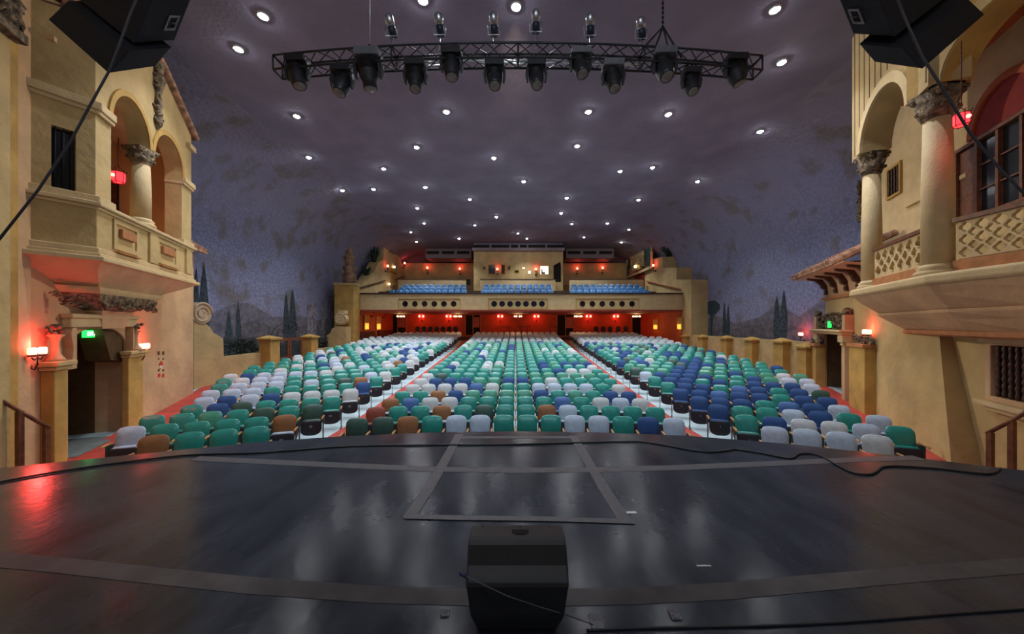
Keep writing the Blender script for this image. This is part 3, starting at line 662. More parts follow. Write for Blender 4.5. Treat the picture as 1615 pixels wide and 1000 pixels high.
# exit signs over the doors
def exit_sign(fr, r, label, two=True):
    u0, u1, z0, z1 = fr.rect(*r); t = thing('exit_sign', fr.W((u0+u1)/2, .02, z0), label, 'sign', 'green exit signs')
    mb = MB(); fr.box(mb, u0, u1, .02, .10, z0, z1); build('sign_box', mb, E_GRN, t)
    cu = bpy.data.curves.new('n', 'FONT'); cu.body = 'EXIT'; cu.size = (z1-z0)*.8; cu.align_x = 'CENTER'; cu.align_y = 'CENTER'; cu.extrude = .002
    tmp = bpy.data.objects.new('tmp', cu); C.objects.link(tmp); bpy.context.view_layer.update(); me = bpy.data.meshes.new_from_object(tmp); bpy.data.objects.remove(tmp)
    me.materials.clear(); me.materials.append(WHTG); o = bpy.data.objects.new('sign_lettering', me); C.objects.link(o); o.parent = t
    w = max(v.co.x for v in me.vertices)-min(v.co.x for v in me.vertices); k = min(1, (u1-u0)*.85/w)
    p = fr.W((u0+u1)/2, .105, (z0+z1)/2)-t.location; ang = math.atan2(fr.n.y, fr.n.x)+PI/2
    o.location = p; o.rotation_euler = (PI/2, 0, ang); o.scale = (k, 1, 1); return t
exit_sign(FU, (742, 490.5, 748, 495), 'small green exit sign above the doorway at the end of the left aisle')
exit_sign(FU, (888, 490.5, 894, 495), 'small green exit sign above the doorway at the end of the right aisle')
# black chairs, tables at the back of the hall
def dark_chair(x, y, z, label):
    t = thing('folding_chair', (x, y, z), label, 'chair', 'dark chairs at the back wall')
    v, f = pad_mesh('c', .5, .5, .05, True, rings=(0, .7, 1), seg=14, n=2.6); me = mesh_of('backrest', xf(v, Matrix.Translation((0, .2, .5))), f, BLK); o = bpy.data.objects.new('backrest', me); C.objects.link(o); o.parent = t
    mb = MB(); mb.box((x, y, z+.45), (.48, .44, .05)); build('seat', mb, BLK, t)
    for sx in (-.2, .2):
        for sy in (-.18, .2):
            mb = MB(); mb.tube([(x+sx, y+sy, z), (x+sx, y+sy, z+.45)], .014, 6); build('leg', mb, IRON, t)
zf = fz(36)
for i, x in enumerate((658, 668, 678, 688, 698, 708, 718)): dark_chair((x-CX)*33.6/F, 33.6, zf+.35, 'dark round-backed chair behind the last left rows under the balcony, %s from the left' % ORD[i+1])
for i, x in enumerate((941, 952, 963, 976, 988)): dark_chair((x-CX)*33.6/F, 33.6, zf+.35, 'dark round-backed chair behind the last right rows under the balcony, %s from the left' % ORD[i+1])
mb = MB(); mb.box((.1, 33.65, zf+.17), (25, 1.1, .34)); tag(build('rear_platform', mb, DWOOD), 'low dark platform along the back under the balcony', 'platform')
for i, x in enumerate((795, 827, 873)):
    X = (x-CX)*33.6/F; t = thing('side_table', (X, 33.6, zf+.35), 'dark narrow table behind the last centre row, %s from the left' % ORD[i+1], 'table', 'tables at the back')
    mb = MB(); mb.box((X, 33.6, zf+.35+.95), (1.3 if i < 2 else .7, .5, .05)); build('tabletop', mb, BLK, t)
    for sx in (-.3, .3):
        mb = MB(); mb.tube([(X+sx, 33.6, zf+.35), (X+sx, 33.6, zf+1.3)], .02, 6); build('leg', mb, IRON, t)

# projection booth
FP = wallY(34); bt = thing('projection_booth', (.3, 34, 5), 'plain yellow projection booth with small windows above the middle balcony', 'booth')
u0, zt_ = FP.uz(747, 396); u1, _ = FP.uz(888, 396)
wins = [(770.5, 418, 781, 432), (791, 418, 796, 432), (801.5, 420, 805, 426), (812, 426.5, 818, 430.5), (823.5, 421.5, 828, 424), (833, 427, 837, 431.5), (852, 419.5, 865, 432.5), (762, 421, 765.5, 425)]
hs = []
for q in wins: a, b_, c_, d_ = FP.rect(*q); hs.append([(a, c_), (b_, c_), (b_, d_), (a, d_)])
a, b_, c_, d_ = FP.rect(873, 413, 885, 445); dh = [(a, c_), (b_, c_), (b_, d_-.5), ((a+b_)/2+.3, d_), (a, d_-.35)]
mb = MB(); mb.plate(FP.W, [(u0, 4.9), (u1, 4.9), (u1, zt_), (u0, zt_)], 0, -.25, hs+[dh]); build('front_wall', mb, YEL, bt)
mb = MB(); FP.box(mb, u0, u0+.2, -.25, -4.8, 4.9, zt_); build('side_wall', mb, YEL, bt)
mb = MB(); FP.box(mb, u1-.2, u1, -.25, -4.8, 4.9, zt_); build('side_wall', mb, YEL, bt)
mb = MB(); FP.box(mb, u0, u1, 0, -4.8, zt_, ZC); build('roof_slab', mb, CEIL, bt)
for i, q in enumerate(wins):
    a, b_, c_, d_ = FP.rect(*q); m_ = {6: E_WIN, 4: E_WIN, 5: E_WIN, 1: BRN, 3: BRN}.get(i, DGL)
    mb = MB(); FP.box(mb, a, b_, -.12, -.15, c_, d_); p_ = build('window_pane', mb, m_, bt)
    mb = MB(); mb.plate(FP.W, [(a-.07, c_-.07), (b_+.07, c_-.07), (b_+.07, d_+.07), (a-.07, d_+.07)], .03, -.01, [[(a, c_), (b_, c_), (b_, d_), (a, d_)]]); build('window_frame', mb, YEL2, bt)
mb = MB(); a, b_, c_, d_ = FP.rect(873, 413, 885, 445); FP.box(mb, a, b_, -.25, -.28, c_, d_); build('doorway', mb, DRK, bt)
a, b_, c_, d_ = FP.rect(854, 424, 860, 432); mb = MB(); FP.box(mb, a, a+.12, -.1, -.12, c_, d_); FP.box(mb, a, b_, -.1, -.12, c_, c_+.2); build('projector_silhouette', mb, BRN, bt)
lamp('booth_light', 'POINT', FP.W(FP.uz(858, 426)[0], -1.5, 7.2), 20, (1, .9, .7), .2)
mb = MB(); u0b, _ = FP.uz(745, 390); u1b, _ = FP.uz(890, 390); FP.box(mb, u0b, u1b, .25, -.2, zt_-.02, zt_+.28); build('cornice', mb, mat('grey_cornice', (.22, .17, .19), .7), bt)
for xa, xb in ((747, 772), (775, 803), (806, 817), (820, 831), (833, 860), (863, 889)):
    a, _ = FP.uz(xa, 388); b_, _ = FP.uz(xb, 388); mb = MB(); FP.box(mb, a, b_, .06, 0, zt_+.33, zt_+.62); build('vent_grille', mb, DRK, bt)
for i, (x, y) in enumerate(((784.5, 427), (845, 427))):
    u, z = FP.uz(x, y, .1); sconce((u, 33.97, z), (0, -1), 1.6, 'red wall lamp on the projection booth, %s one' % ('left', 'right')[i], 'red wall lamps above the balcony', arms=1, energy=6)
FK = wallY(38.7)
for i, (x, y) in enumerate(((674.5, 425), (725.5, 426.5), (910, 426), (950, 425))):
    u, z = FK.uz(x, y, .1); sconce((u, 38.68, z), (0, -1), 1.8, 'red wall lamp on the balcony back wall, %s from the left' % ORD[i+1], 'red wall lamps above the balcony', arms=1, energy=9)
# air ducts either side of the booth
for xa, xb, sd in ((671, 743, 'left'), (893, 968, 'right')):
    f = wallY(36.5); u0, u1, z0, z1 = f.rect(xa, 395, xb, 407)
    t = thing('air_duct', f.W((u0+u1)/2, 0, z0), 'long grey ventilation duct with dark slots %s of the projection booth' % sd, 'duct', 'ventilation ducts')
    mb = MB(); f.box(mb, u0, u1, 0, -2.2, z0, ZC); build('duct_body', mb, mat('grey_cornice', (.22, .17, .19)), t)
    for k in range(3):
        a = u0+(u1-u0)*(k+.08)/3; mb = MB(); f.box(mb, a, a+(u1-u0)*.27, 0, .03, (z0+z1)/2+.02, z1-.08); build('vent_slot', mb, DRK, t)
    mb = MB(); 
# sconces on balcony side walls
for (x, y, fr, n, lb_) in ((609, 422, BL, (1, 0), 'red wall lamp on the left stepped wall beside the balcony'), (636, 417, BL, (1, 0), 'red wall lamp on the left wall near the balcony back corner'), (1033, 421, BR, (-1, 0), 'red wall lamp on the right stepped wall beside the balcony')):
    u, z = fr.uz(x, y, .1); sconce(fr.W(u, .02, z), n, 1.7, lb_, 'red wall lamps above the balcony', arms=1, energy=6)
# bell gable door and trims on the left wall
t = thing('gable_doorway', BL.W(34.5, .05, 5), 'tan doorway with a moulded surround in the left wall beside the balcony', 'doorway')
u0, u1, z0, z1 = BL.rect(615, 428, 623, 455); mb = MB(); BL.box(mb, u0, u1, .0, .08, z0, z1); build('door_leaf', mb, YEL2, t)
mb = MB(); BL.box(mb, u0-.25, u1+.25, 0, .2, z1, z1+.3); build('door_hood', mb, YEL2, t)
u, z = BL.uz(619, 421); mb = MB(); mb.ball(BL.W(u, .18, z), .12, 8); build('lamp_globe', mb, E_WARM, t)
u, z = BL.uz(611, 448); mb = MB(); mb.ball(BL.W(u, .18, z), .12, 8); build('lamp_globe', mb, E_WARM, t)
for pts, lb_ in (([(560, 456), (608, 442)], 'dark sloping handrail on the left wall beside the balcony'), ([(623, 441), (640, 435)], 'short dark handrail at the back left of the balcony')):
    mb = MB(); P = BL.P(pts, .1); mb.tube([BL.W(u, .12, z) for u, z in P], .05, 6); tag(build('handrail', mb, DWOOD), lb_, 'handrail')
mb = MB(); P = BR.P([(1020, 443), (1073, 456)], .1); mb.tube([BR.W(u, .12, z) for u, z in P], .06, 6); tag(build('handrail', mb, TER), 'sloping brown handrail on the right wall beside the balcony', 'handrail')
t = thing('bell_niche', BL.W(35, .02, 8.3), 'small arched niche in the bell gable above the left of the balcony', 'niche')
u0, u1, z0, z1 = BL.rect(614, 389, 622, 401); mb = MB(); mb.plate(BL.W, arch(u0, u1, z0, z1-.4, .4), 0, .1, [arch(u0+.25, u1-.25, z0+.15, z1-.5, .3)]); build('niche_surround', mb, STN, t)
# ornate doorway right of balcony
t = thing('ornate_doorway', BR.W(33, .05, 5), 'dark red doorway under carved plaster ornament with green panels right of the balcony', 'doorway')
u0, u1, z0, z1 = BR.rect(1001, 424, 1017, 459); mb = MB(); BR.box(mb, u0, u1, 0, .04, 4.9, z1); build('curtain', mb, REDD, t)
def carved(fr, mb, u0, u1, z0, z1, t0, dens=40, amp=.12, seed=3, w=.05):
    rnd = random.Random(seed)
    for _ in range(dens):
        u = rnd.uniform(u0, u1); z = rnd.uniform(z0, z1); a = rnd.uniform(0, 2*PI); R = rnd.uniform(w*1.5, w*3.5); s_ = rnd.choice((-1, 1))
        mb.tube([fr.W(u+R*(1-k/7)*math.cos(a+s_*k*.8), t0+amp*.5*math.sin(k/6*PI), z+R*(1-k/7)*math.sin(a+s_*k*.8)) for k in range(7)], [w*(.5+.5*math.sin(PI*(k+1)/8)) for k in range(7)], 5)
u0, u1, z0, z1 = BR.rect(996, 412, 1030, 424)
mb = MB(); BR.box(mb, *sorted(BR.uz(x, 424)[0] for x in (992, 1032)), 0, .3, z0, z0+.25); build('ledge', mb, CRM, t)
for x0, x1, yt, yb in ((1000, 1014, 396, 423),):
    a, b_, c_, d_ = BR.rect(x0, yt, x1, yb); mb = MB(); mb.plate(BR.W, [(a, c_), (b_, c_), (b_, d_-.4), ((a+b_)/2+.4, d_), ((a+b_)/2, d_+.5), ((a+b_)/2-.4, d_), (a, d_-.4)], 0, .15); carved(BR, mb, a, b_, c_, d_, .15, 60, .2, 5, .09); build('carved_panel', mb, CRM, t)
for xa, xb, yt in ((993, 999, 405), (1020, 1029, 396)):
    a, b_, c_, d_ = BR.rect(xa, yt, xb, 419); mb = MB(); BR.box(mb, a, b_, 0, .12, c_, d_+.1); build('green_panel', mb, TEALP, t)
for x, yt in ((992, 402), (999, 396), (1016, 389), (1018, 390), (1031, 386)):
    u, z = BR.uz(x, yt); mb = MB(); z0_ = BR.uz(x, 420)[1]; mb.lathe([(.14, z0_), (.12, z-.8), (.2, z-.75), (.1, z-.6), (.05, z)], BR.W(u, .2, 0), 10); build('pinnacle', mb, CRM, t)
u, z = BR.uz(1008, 420.5); mb = MB(); mb.ball(BR.W(u, .4, z), .15, 8); build('lamp_globe', mb, mat('yellow_glow', (1, .9, .5), em=(1, .9, .35), es=5), t)
# dark plants on the stepped walls
def plant(c, h, n, seed, label, spread=.6):
    rnd = random.Random(seed); t = thing('dark_plant', c, label, 'plant', 'dark plants on the stepped walls')
    mb = MB()
    for k in range(n):
        a = rnd.uniform(0, 2*PI); r = rnd.uniform(.1, spread); hh = h*rnd.uniform(.5, 1)
        mb.tube([Vector(c), Vector(c)+Vector((r*.3*math.cos(a), r*.3*math.sin(a), hh*.6)), Vector(c)+Vector((r*math.cos(a), r*math.sin(a), hh))], [.1, .12, .02], 5)
    build('leaves', mb, GRN, t); return t
u, z = BR.uz(1060, 406); plant(Vector(BR.W(28.9+1.5, -.6, 7.45)), 1.5, 16, 2, 'dark upright plant on top of the right stepped wall', .8)
plant(Vector(BR.W(32.5, -.5, 7.35)), .8, 10, 5, 'low dark plant behind the upright one on the right stepped wall', .6)
plant(Vector(BL.W(31.8, -.45, 7.2)), 2.0, 16, 3, 'dark tall plant beside the bell gable on the left wall', .6)
plant(Vector(BL.W(30.2, -.45, 5.5)), 1.4, 16, 4, 'dark bushy plant on the swooping left wall', .6)
# left pylon with turned finial, and its scroll pedestal
t = thing('corner_pylon', (-12.9, 25.5, -.4), 'tall yellow pier with a turned finial at the left end of the balcony', 'pier')
f = wallY(25.4); u0, u1, z0, z1 = f.rect(527, 446, 558, 552)
mb = MB(); f.box(mb, u0, u1-.0, 0, -1.0, -.9, z1); build('pier_shaft', mb, YEL2, t, bevel=.03)
mb = MB(); f.box(mb, u0-.04, u1+.04, .06, -1.06, z1-.18, z1); build('pier_cap', mb, YEL, t)
uc = f.uz(546, 440)[0]; s_ = 25.9/F; zz = lambda y: EYE+(512-y)*s_
mb = MB(); mb.lathe([(.50, z1), (.52, zz(441)), (.45, zz(439)), (.5, zz(435)), (.46, zz(432)), (.34, zz(430)), (.36, zz(427)), (.5, zz(425)), (.48, zz(421)), (.3, zz(419)), (.3, zz(409)), (.42, zz(407)), (.40, zz(404)), (.24, zz(402)), (.25, zz(399)), (.3, zz(397)), (.14, zz(394)), (.03, zz(388))], (uc, 25.9, 0), 18); build('finial', mb, mat('finial_plaster', (.36, .22, .12), .8, col2=(.16, .08, .05), vs=2.5), t)
def spiral(fr, mb, u, z, R, t0, t1, turns=2.2, w=.3, flip=1):
    n = 46; Pi = []; Po = []
    for k in range(n+1):
        a = flip*2*PI*turns*k/n; r = R*(1-k/n*.86); Po.append(fr.W(u+r*math.cos(a), t1, z+r*math.sin(a)))
    mb.tube(Po, [R*.12*(1-k/n*.6) for k in range(n+1)], 6); fr.disc(mb, u, z, R*.97, t0, t1, 24)
t = thing('scroll_pedestal', (-13, 24.3, -.3), 'yellow pedestal carrying a round scroll beside the left pier of the balcony', 'pedestal')
f = wallY(24.6); mb = MB(); mb.plate(f.W, f.P([(515, 562), (515, 529), (520, 527), (524, 518), (530, 515), (546, 515), (546, 560)]), 0, -.7); build('pedestal_body', mb, YEL, t)
mb = MB(); u, z = f.uz(536, 503); spiral(f, mb, u, z, .42, -.5, 0); f.box(mb, u-.1, u+.35, 0, -.5, z+.35, z+.62); build('scroll', mb, CRM, t)

# ---------------------------------------------------------------- garden walls along the sides
def pier(fr, px, w, ytop, m=YEL2, label='', group=None, d=.35, zb=-1.3):
    u, z = fr.uz(px, ytop); t = thing('garden_pier', fr.W(u, .1, zb), label, 'pier', group)
    mb = MB(); fr.box(mb, u-w/2, u+w/2, -.1, d, zb, z-.22); build('pier_shaft', mb, m, t, bevel=.015)
    mb = MB(); a, b_ = u-w/2-.08, u+w/2+.08
    lo = [fr.W(a, -.18, z-.14), fr.W(b_, -.18, z-.14), fr.W(b_, d+.08, z-.14), fr.W(a, d+.08, z-.14)]
    mb.loft([[v-Vector((0, 0, .08)) for v in lo], lo, [fr.W(u-.06, .1, z), fr.W(u+.06, .1, z), fr.W(u+.06, .2, z), fr.W(u-.06, .2, z)]]); build('pier_cap', mb, m, t); return t
mb = MB(); u1 = GR.uz(1075, 530)[0]; GR.box(mb, 15.1, u1+.6, -.25, 0, -1.3, .93); tag(build('garden_wall', mb, YEL), 'low yellow wall with piers along the right side of the hall', 'wall')
for i, (x, y) in enumerate(((1085, 527), (1112, 527.5), (1150, 529), (1190, 531), (1238, 533))):
    pier(GR, x, .62, y, label='ochre capped pier of the right garden wall, %s from the balcony end' % ORD[i+1], group='piers of the right garden wall')
pier(GR, 1276, .5, 541, label='ochre capped pier between the right garden wall and the tiled portal', group='piers of the right garden wall')
# left: swooping wall, railings, gate piers, gate
prof = GL.P([(306, 640), (306, 507), (325, 511), (331, 516), (337, 525), (346, 530), (352, 534), (353, 563), (412, 556), (412, 600)])
mb = MB(); a = [p for p in prof]; zlo = -1.3
poly = [(a[0][0], zlo)]+a[1:-1]+[(a[-1][0], zlo)]
mb.plate(GL.W, poly, 0, -.4); tag(build('garden_wall', mb, YEL), 'swooping yellow wall running from the left tower to the first gate pier', 'wall')
mb = MB(); b = GL.P([(490, 552), (519, 548)]); mb.plate(GL.W, [(b[0][0], zlo), b[0], b[1], (b[1][0]+.3, b[1][1]), (b[1][0]+.3, zlo)], 0, -.3); tag(build('garden_wall', mb, YEL), 'short low yellow wall between the gate and the balcony pier', 'wall')
t = thing('scroll_ornament', GL.W(GL.uz(317, 495)[0], -.1, 1.8), 'cream round scroll on top of the swooping wall beside the left tower', 'ornament')
mb = MB(); u, z = GL.uz(318, 494); spiral(GL, mb, u, z, .46, -.35, .03, 2.3); build('scroll', mb, mat('scroll_cream', (.55, .40, .25), .7), t)
pier(GL, 419, .72, 529, label='ochre pier left of the wooden garden gate', group='gate piers', d=.5)
pier(GL, 484, .72, 527, label='ochre pier right of the wooden garden gate', group='gate piers', d=.5)
t = thing('garden_gate', GL.W(GL.uz(453, 600)[0], .05, -.9), 'red brown wooden double gate with barred windows in the left wall', 'gate')
u0, u1 = GL.uz(432, 560)[0], GL.uz(475, 560)[0]; zt2 = GL.uz(453, 533)[1]; um = (u0+u1)/2
for ua, ub in ((u0, um-.02), (um+.02, u1)):
    mb = MB(); w_ = ub-ua; zz0 = zt2-1.05
    mb.plate(GL.W, [(ua, -1.2), (ub, -1.2), (ub, zt2), (ua, zt2)], 0, .07, [[(ua+.15, zz0), (ub-.15, zz0), (ub-.15, zt2-.15), (ua+.15, zt2-.15)]]); lf = build('gate_leaf', mb, RWOOD, t)
    for k in range(4):
        mb = MB(); x_ = ua+.15+(w_-.3)*(k+.5)/4; mb.tube([GL.W(x_, .035, zz0), GL.W(x_, .035, zt2-.15)], .012, 5); build('gate_bar', mb, IRON, lf)
mb = MB(); a = um; mb.tube([GL.W(a+1.5*math.cos(PI*k/16)*.95, .03, zt2+.9*math.sin(PI*k/16)) for k in range(5, 17)][::-1], .02, 6)
mb.tube([GL.W(u0+.1, .03, zt2+.02), GL.W(u0+.4, .03, zt2+.55), GL.W(u0+.7, .03, zt2+.3), GL.W(u0+1.1, .03, zt2+.75), GL.W(um, .03, zt2+.5), GL.W(um+.6, .03, zt2+.8), GL.W(u1-.4, .03, zt2+.4)], .02, 5)
build('iron_overthrow', mb, IRON, t)
def railing(fr, pts, zb_, n, label):
    (xa, ya), (xb, yb) = pts; ua, za = fr.uz(xa, ya, -.2); ub, zb2 = fr.uz(xb, yb, -.2)
    t = thing('iron_railing', fr.W((ua+ub)/2, -.2, min(zb_)), label, 'railing', 'iron railings')
    for k in range(n):
        f_ = (k+.5)/n; u = ua+(ub-ua)*f_; mb = MB(); mb.tube([fr.W(u, -.2, zb_[0]+(zb_[1]-zb_[0])*f_), fr.W(u, -.2, za+(zb2-za)*f_)], .014, 5); build('railing_bar', mb, IRON, t)
    mb = MB(); mb.tube([fr.W(ua, -.2, za-.12), fr.W(ub, -.2, zb2-.12)], .02, 5); build('top_rail', mb, IRON, t)
railing(GL, ((353, 531), (405, 531)), (GL.uz(353, 563)[1]-.02, GL.uz(405, 557)[1]-.02), 22, 'black iron railing on the low wall left of the gate')
railing(GL, ((493, 531), (518, 531)), (GL.uz(493, 552)[1]-.02, GL.uz(518, 548)[1]-.02), 12, 'black iron railing on the low wall right of the gate')
for k, (x, y) in enumerate(((360, 556), (372, 555), (385, 554), (398, 553), (497, 548), (508, 547))):
    u, z = GL.uz(x, y, -.6); rnd = random.Random(k); mb = MB(); c = GL.W(u, -.6, z-.3)
    for _ in range(26):
        a = rnd.uniform(0, 2*PI); r = rnd.uniform(0, .45); h = rnd.uniform(.1, .9); p = c+Vector((r*.6*math.cos(a), r*math.sin(a), h)); mb.ball(p, rnd.uniform(.06, .13), 5, (1, 1, .6))
    mb.tube([c, c+Vector((0, 0, .6))], .04, 5)
    tag(build('garden_shrub', mb, GRN), 'dark shrub behind the iron railing, %s from the left' % ORD[k+1], 'shrub', 'shrubs behind the railings')

# ---------------------------------------------------------------- left tower
def rectpoly(fr, x0, y0, x1, y1, off=0): a, b_, c, d = fr.rect(x0, y0, x1, y1, off); return [(a, c), (b_, c), (b_, d), (a, d)]
# lower wall with portal opening
dl0, zl0 = FL.uz(107, 720); dl1, _ = FL.uz(199, 720); zl1 = FL.uz(150, 516)[1]
LOWU = 6.95
mb = MB(); mb.plate(FL.W, [(-8, -1.3), (dl0, -1.3)]+arch(dl0, dl1, 0, zl1-.5, .5)[2:][::-1]+[(dl1, -1.3), (LOWU, -1.3), (LOWU, 4.1), (-8, 4.1)], 0, -.6); FL.box(mb, 4.6, LOWU, -.6, 0, 4.1, 4.9); LWL = struct('wall_left_tower', mb, PNK)
mb = MB(); mb.plate(FL.W, [(-8, 4.05), (4.9, 4.05), (4.9, 10.2), (-8, 10.2)], -.95, -1.5); FL.box(mb, -8, -.65, -.95, 0, 4.1, 10.2); FL.box(mb, -8, 4.6, -.95, -.5, 4.0, 4.1); struct('wall_left_tower_upper', mb, YEL, LWL)
mb = MB(); FL.box(mb, dl0-.3, dl1+.3, -2.6, -2.5, -1.3, 2.4); FL.box(mb, dl1, dl1+.1, -2.5, -.6, -1.3, 2.4); FL.box(mb, dl0-.1, dl0, -2.5, -.6, -1.3, 2.4); FL.box(mb, dl0, dl1, -2.5, -.6, zl1, zl1+.1); struct('trim_1', mb, BRN)
mb = MB(); FL.box(mb, dl0, dl1, -2.5, .12, -1.24, -1.2); tag(build('passage_carpet', mb, CONC), 'grey carpet inside the left side doorway', 'carpet')
# small roof tiles on low part of tower, right end
def tile_roof(fr, u0, u1, t0, t1, z0, z1, name, label, parent=None, r=.11, m=TILE, cat='roof', n=None):
    """barrel tiles running from (t1,z1) high back to (t0,z0) low eave"""
    n = n or int((u1-u0)/(r*2.1)); mb = MB()
    A = lambda u, f: fr.W(u, t0+(t1-t0)*f, z0+(z1-z0)*f)
    FRm = [A(u0, 0), A(u1, 0), A(u1, 1), A(u0, 1)]; mb.add(FRm+[p-Vector((0, 0, .06)) for p in FRm], [(0, 1, 2, 3), (4, 7, 6, 5), (0, 4, 5, 1), (1, 5, 6, 2), (2, 6, 7, 3), (3, 7, 4, 0)])
    for k in range(n):
        u = u0+(u1-u0)*(k+.5)/n
        for j in range(5): mb.tube([A(u, j/5)+Vector((0, 0, .02)), A(u, (j+1.06)/5)+Vector((0, 0, -.015))], [r, r*.82], 8)
    o = build(name, mb, m, parent)
    if parent is None: tag(o, label, cat)
    return o
tile_roof(FL, 5.0, 7.2, .35, -.6, 4.55, 5.2, 'tiled_eave', 'small tiled eave at the far end of the left tower')
# portal piers, brackets, urns
portal = thing('door_surround', FL.W((dl0+dl1)/2, .2, -1.23), 'ochre and rose doorway surround with side piers in the left tower', 'doorway')
for xa, xb, yt, pt_ in ((86, 107, 568, .2), (203, 226, 551, .14)):
    a, _ = FL.uz(xa, 650, pt_); b_, _ = FL.uz(xb, 650, pt_); zt3 = FL.uz(xb, yt, pt_)[1]
    mb = MB(); FL.box(mb, a, b_, 0, pt_, -1.25, zt3-.18); build('pier', mb, YEL2, portal, bevel=.02)
    mb = MB(); FL.box(mb, a-.05, b_+.05, 0, pt_+.05, zt3-.18, zt3-.1); FL.box(mb, a-.10, b_+.10, 0, pt_+.1, zt3-.1, zt3); build('pier_capital', mb, YEL, portal, bevel=.02)
    uc = (a+b_)/2; mb = MB()
    mb.lathe([(.15, zt3), (.12, zt3+.06), (.07, zt3+.14), (.055, zt3+.36), (.08, zt3+.48), (.12, zt3+.52), (.12, zt3+.55)], FL.W(uc, .12, 0), 14); build('baluster_urn', mb, PNK, portal)
    mb = MB(); rnd = random.Random(int(xa))
    for _ in range(16):
        p = FL.W(uc, .12, zt3+.63)+Vector((rnd.uniform(-.09, .09), rnd.uniform(-.09, .09), rnd.uniform(-.07, .10))); mb.ball(p, rnd.uniform(.035, .05), 6)
    build('urn_fruit', mb, STN, portal)
# S-shaped brackets flanking the opening top
for s_, ue in ((-1, dl0), (1, dl1)):
    mb = MB(); z0 = zl1-.9
    mb.plate(FL.W, [(ue, z0), (ue, zl1), (ue+s_*.12, zl1), (ue+s_*.17, zl1-.12), (ue+s_*.10, zl1-.45), (ue+s_*.13, z0+.22), (ue+s_*.26, z0+.1), (ue+s_*.26, z0)], 0, .14)
    build('side_bracket', mb, PNK, portal, bevel=.03)
mb = MB(); FL.box(mb, dl0-.20, dl1+.22, 0, .16, zl1+.0, zl1+.2); FL.box(mb, dl0-.24, dl1+.26, 0, .2, zl1+.2, zl1+.30); build('lintel', mb, CRM, portal, bevel=.03)
# corner-cut lintel blocks inside
mb = MB(); mb.plate(FL.W, [(dl1, zl1+.02), (dl1, zl1-.95), (dl1-.55, zl1-.85), (dl1-.85, zl1-.1), (dl1-.9, zl1+.02)], -.05, -.5); build('inner_corbel', mb, BRN, portal)
# sconces of the left portal
for x, y, sc, lb_ in ((64, 560, .95, 'red twin candle wall lamp on the near side of the left doorway'), (229, 551, .95, 'red twin candle wall lamp on the far side of the left doorway')):
    u, z = FL.uz(x, y, .55 if x < 100 else .45); uu = u-.25 if x < 100 else u+.12
    uu, zz_ = FL.uz(x, y, .2)
    sconce(FL.W(uu, .02, zz_), (FL.n.x, FL.n.y), 1.0 if x < 100 else 1.15, lb_, 'red twin wall lamps beside the stage doorways', energy=26)
r = FL.rect(127, 521, 142, 532, -.3)
t = exit_sign(Frame(FL.W(0, -.32, 0)[:2], FL.u, FL.n), (127, 521, 142, 532), 'green exit sign inside the top of the left tower doorway')
# pierced wall ornament
t = thing('pierced_vent', FL.W(FL.uz(253, 575)[0], .01, 0), 'small pierced ornament with red diamond and squares on the left tower wall', 'ornament')
REDG = mat('red_inlay', (.55, .03, .02), .5)
for (x, y, q, m) in ((250, 557, 3, BRN), (257, 557, 3, BRN), (250, 566, 1.5, BRN), (257, 566, 1.5, BRN), (253.5, 574, 5, REDG), (253, 579, 3.4, WHT), (250, 584, 2, BRN), (257, 584, 2, BRN), (250.5, 592, 3, REDG), (257, 592, 3, REDG)):
    u, z = FL.uz(x, y); rr = q/F*10*1.0; mb = MB()
    pts = [(u-rr*1.5, z), (u, z-rr), (u+rr*1.5, z), (u, z+rr)] if q > 3.2 else [(u-rr, z-rr), (u+rr, z-rr), (u+rr, z+rr), (u-rr, z+rr)]
    mb.plate(FL.W, pts, 0, .015+(.005 if q == 3.4 else 0)); build('inlay', mb, m, t)

# projecting bay (opera box)
NB = .76
def prism_plan(mb, plan, z0, z1):
    n = len(plan); V = [Vector((p[0], p[1], z0)) for p in plan]+[Vector((p[0], p[1], z1)) for p in plan]
    mb.add(V, [tuple(range(n)), tuple(range(n, 2*n))[::-1]]+[(i, (i+1) % n, n+(i+1) % n, n+i) for i in range(n)])
def lplan(g=0, ue=4.50, inset=0):
    """plan of the bay grown by g"""
    P = [(-.65-g*1.3, -.02), (-.15-g*.75, NB+g), (ue+g, NB+g), (ue+g, -.02)]
    return [FL.W(u, t, 0)[:2] for u, t in P]
bay = thing('opera_box', FL.W(2.2, .4, 3.0), 'yellow projecting opera box with two arches and a gable on the left tower', 'balcony box')
mb = MB(); prism_plan(mb, lplan(.0), 3.15, 4.18); build('parapet', mb, YEL, bay, bevel=.01)
mb = MB(); prism_plan(mb, lplan(.16), 3.02, 3.12); prism_plan(mb, lplan(.08), 3.10, 3.2); prism_plan(mb, lplan(.04), 3.2, 3.32); build('base_moulding', mb, CRM, bay, bevel=.02)
mb = MB(); prism_plan(mb, lplan(.10), 4.18, 4.26); prism_plan(mb, lplan(.04), 4.12, 4.18); build('sill_moulding', mb, CRM, bay, bevel=.015)
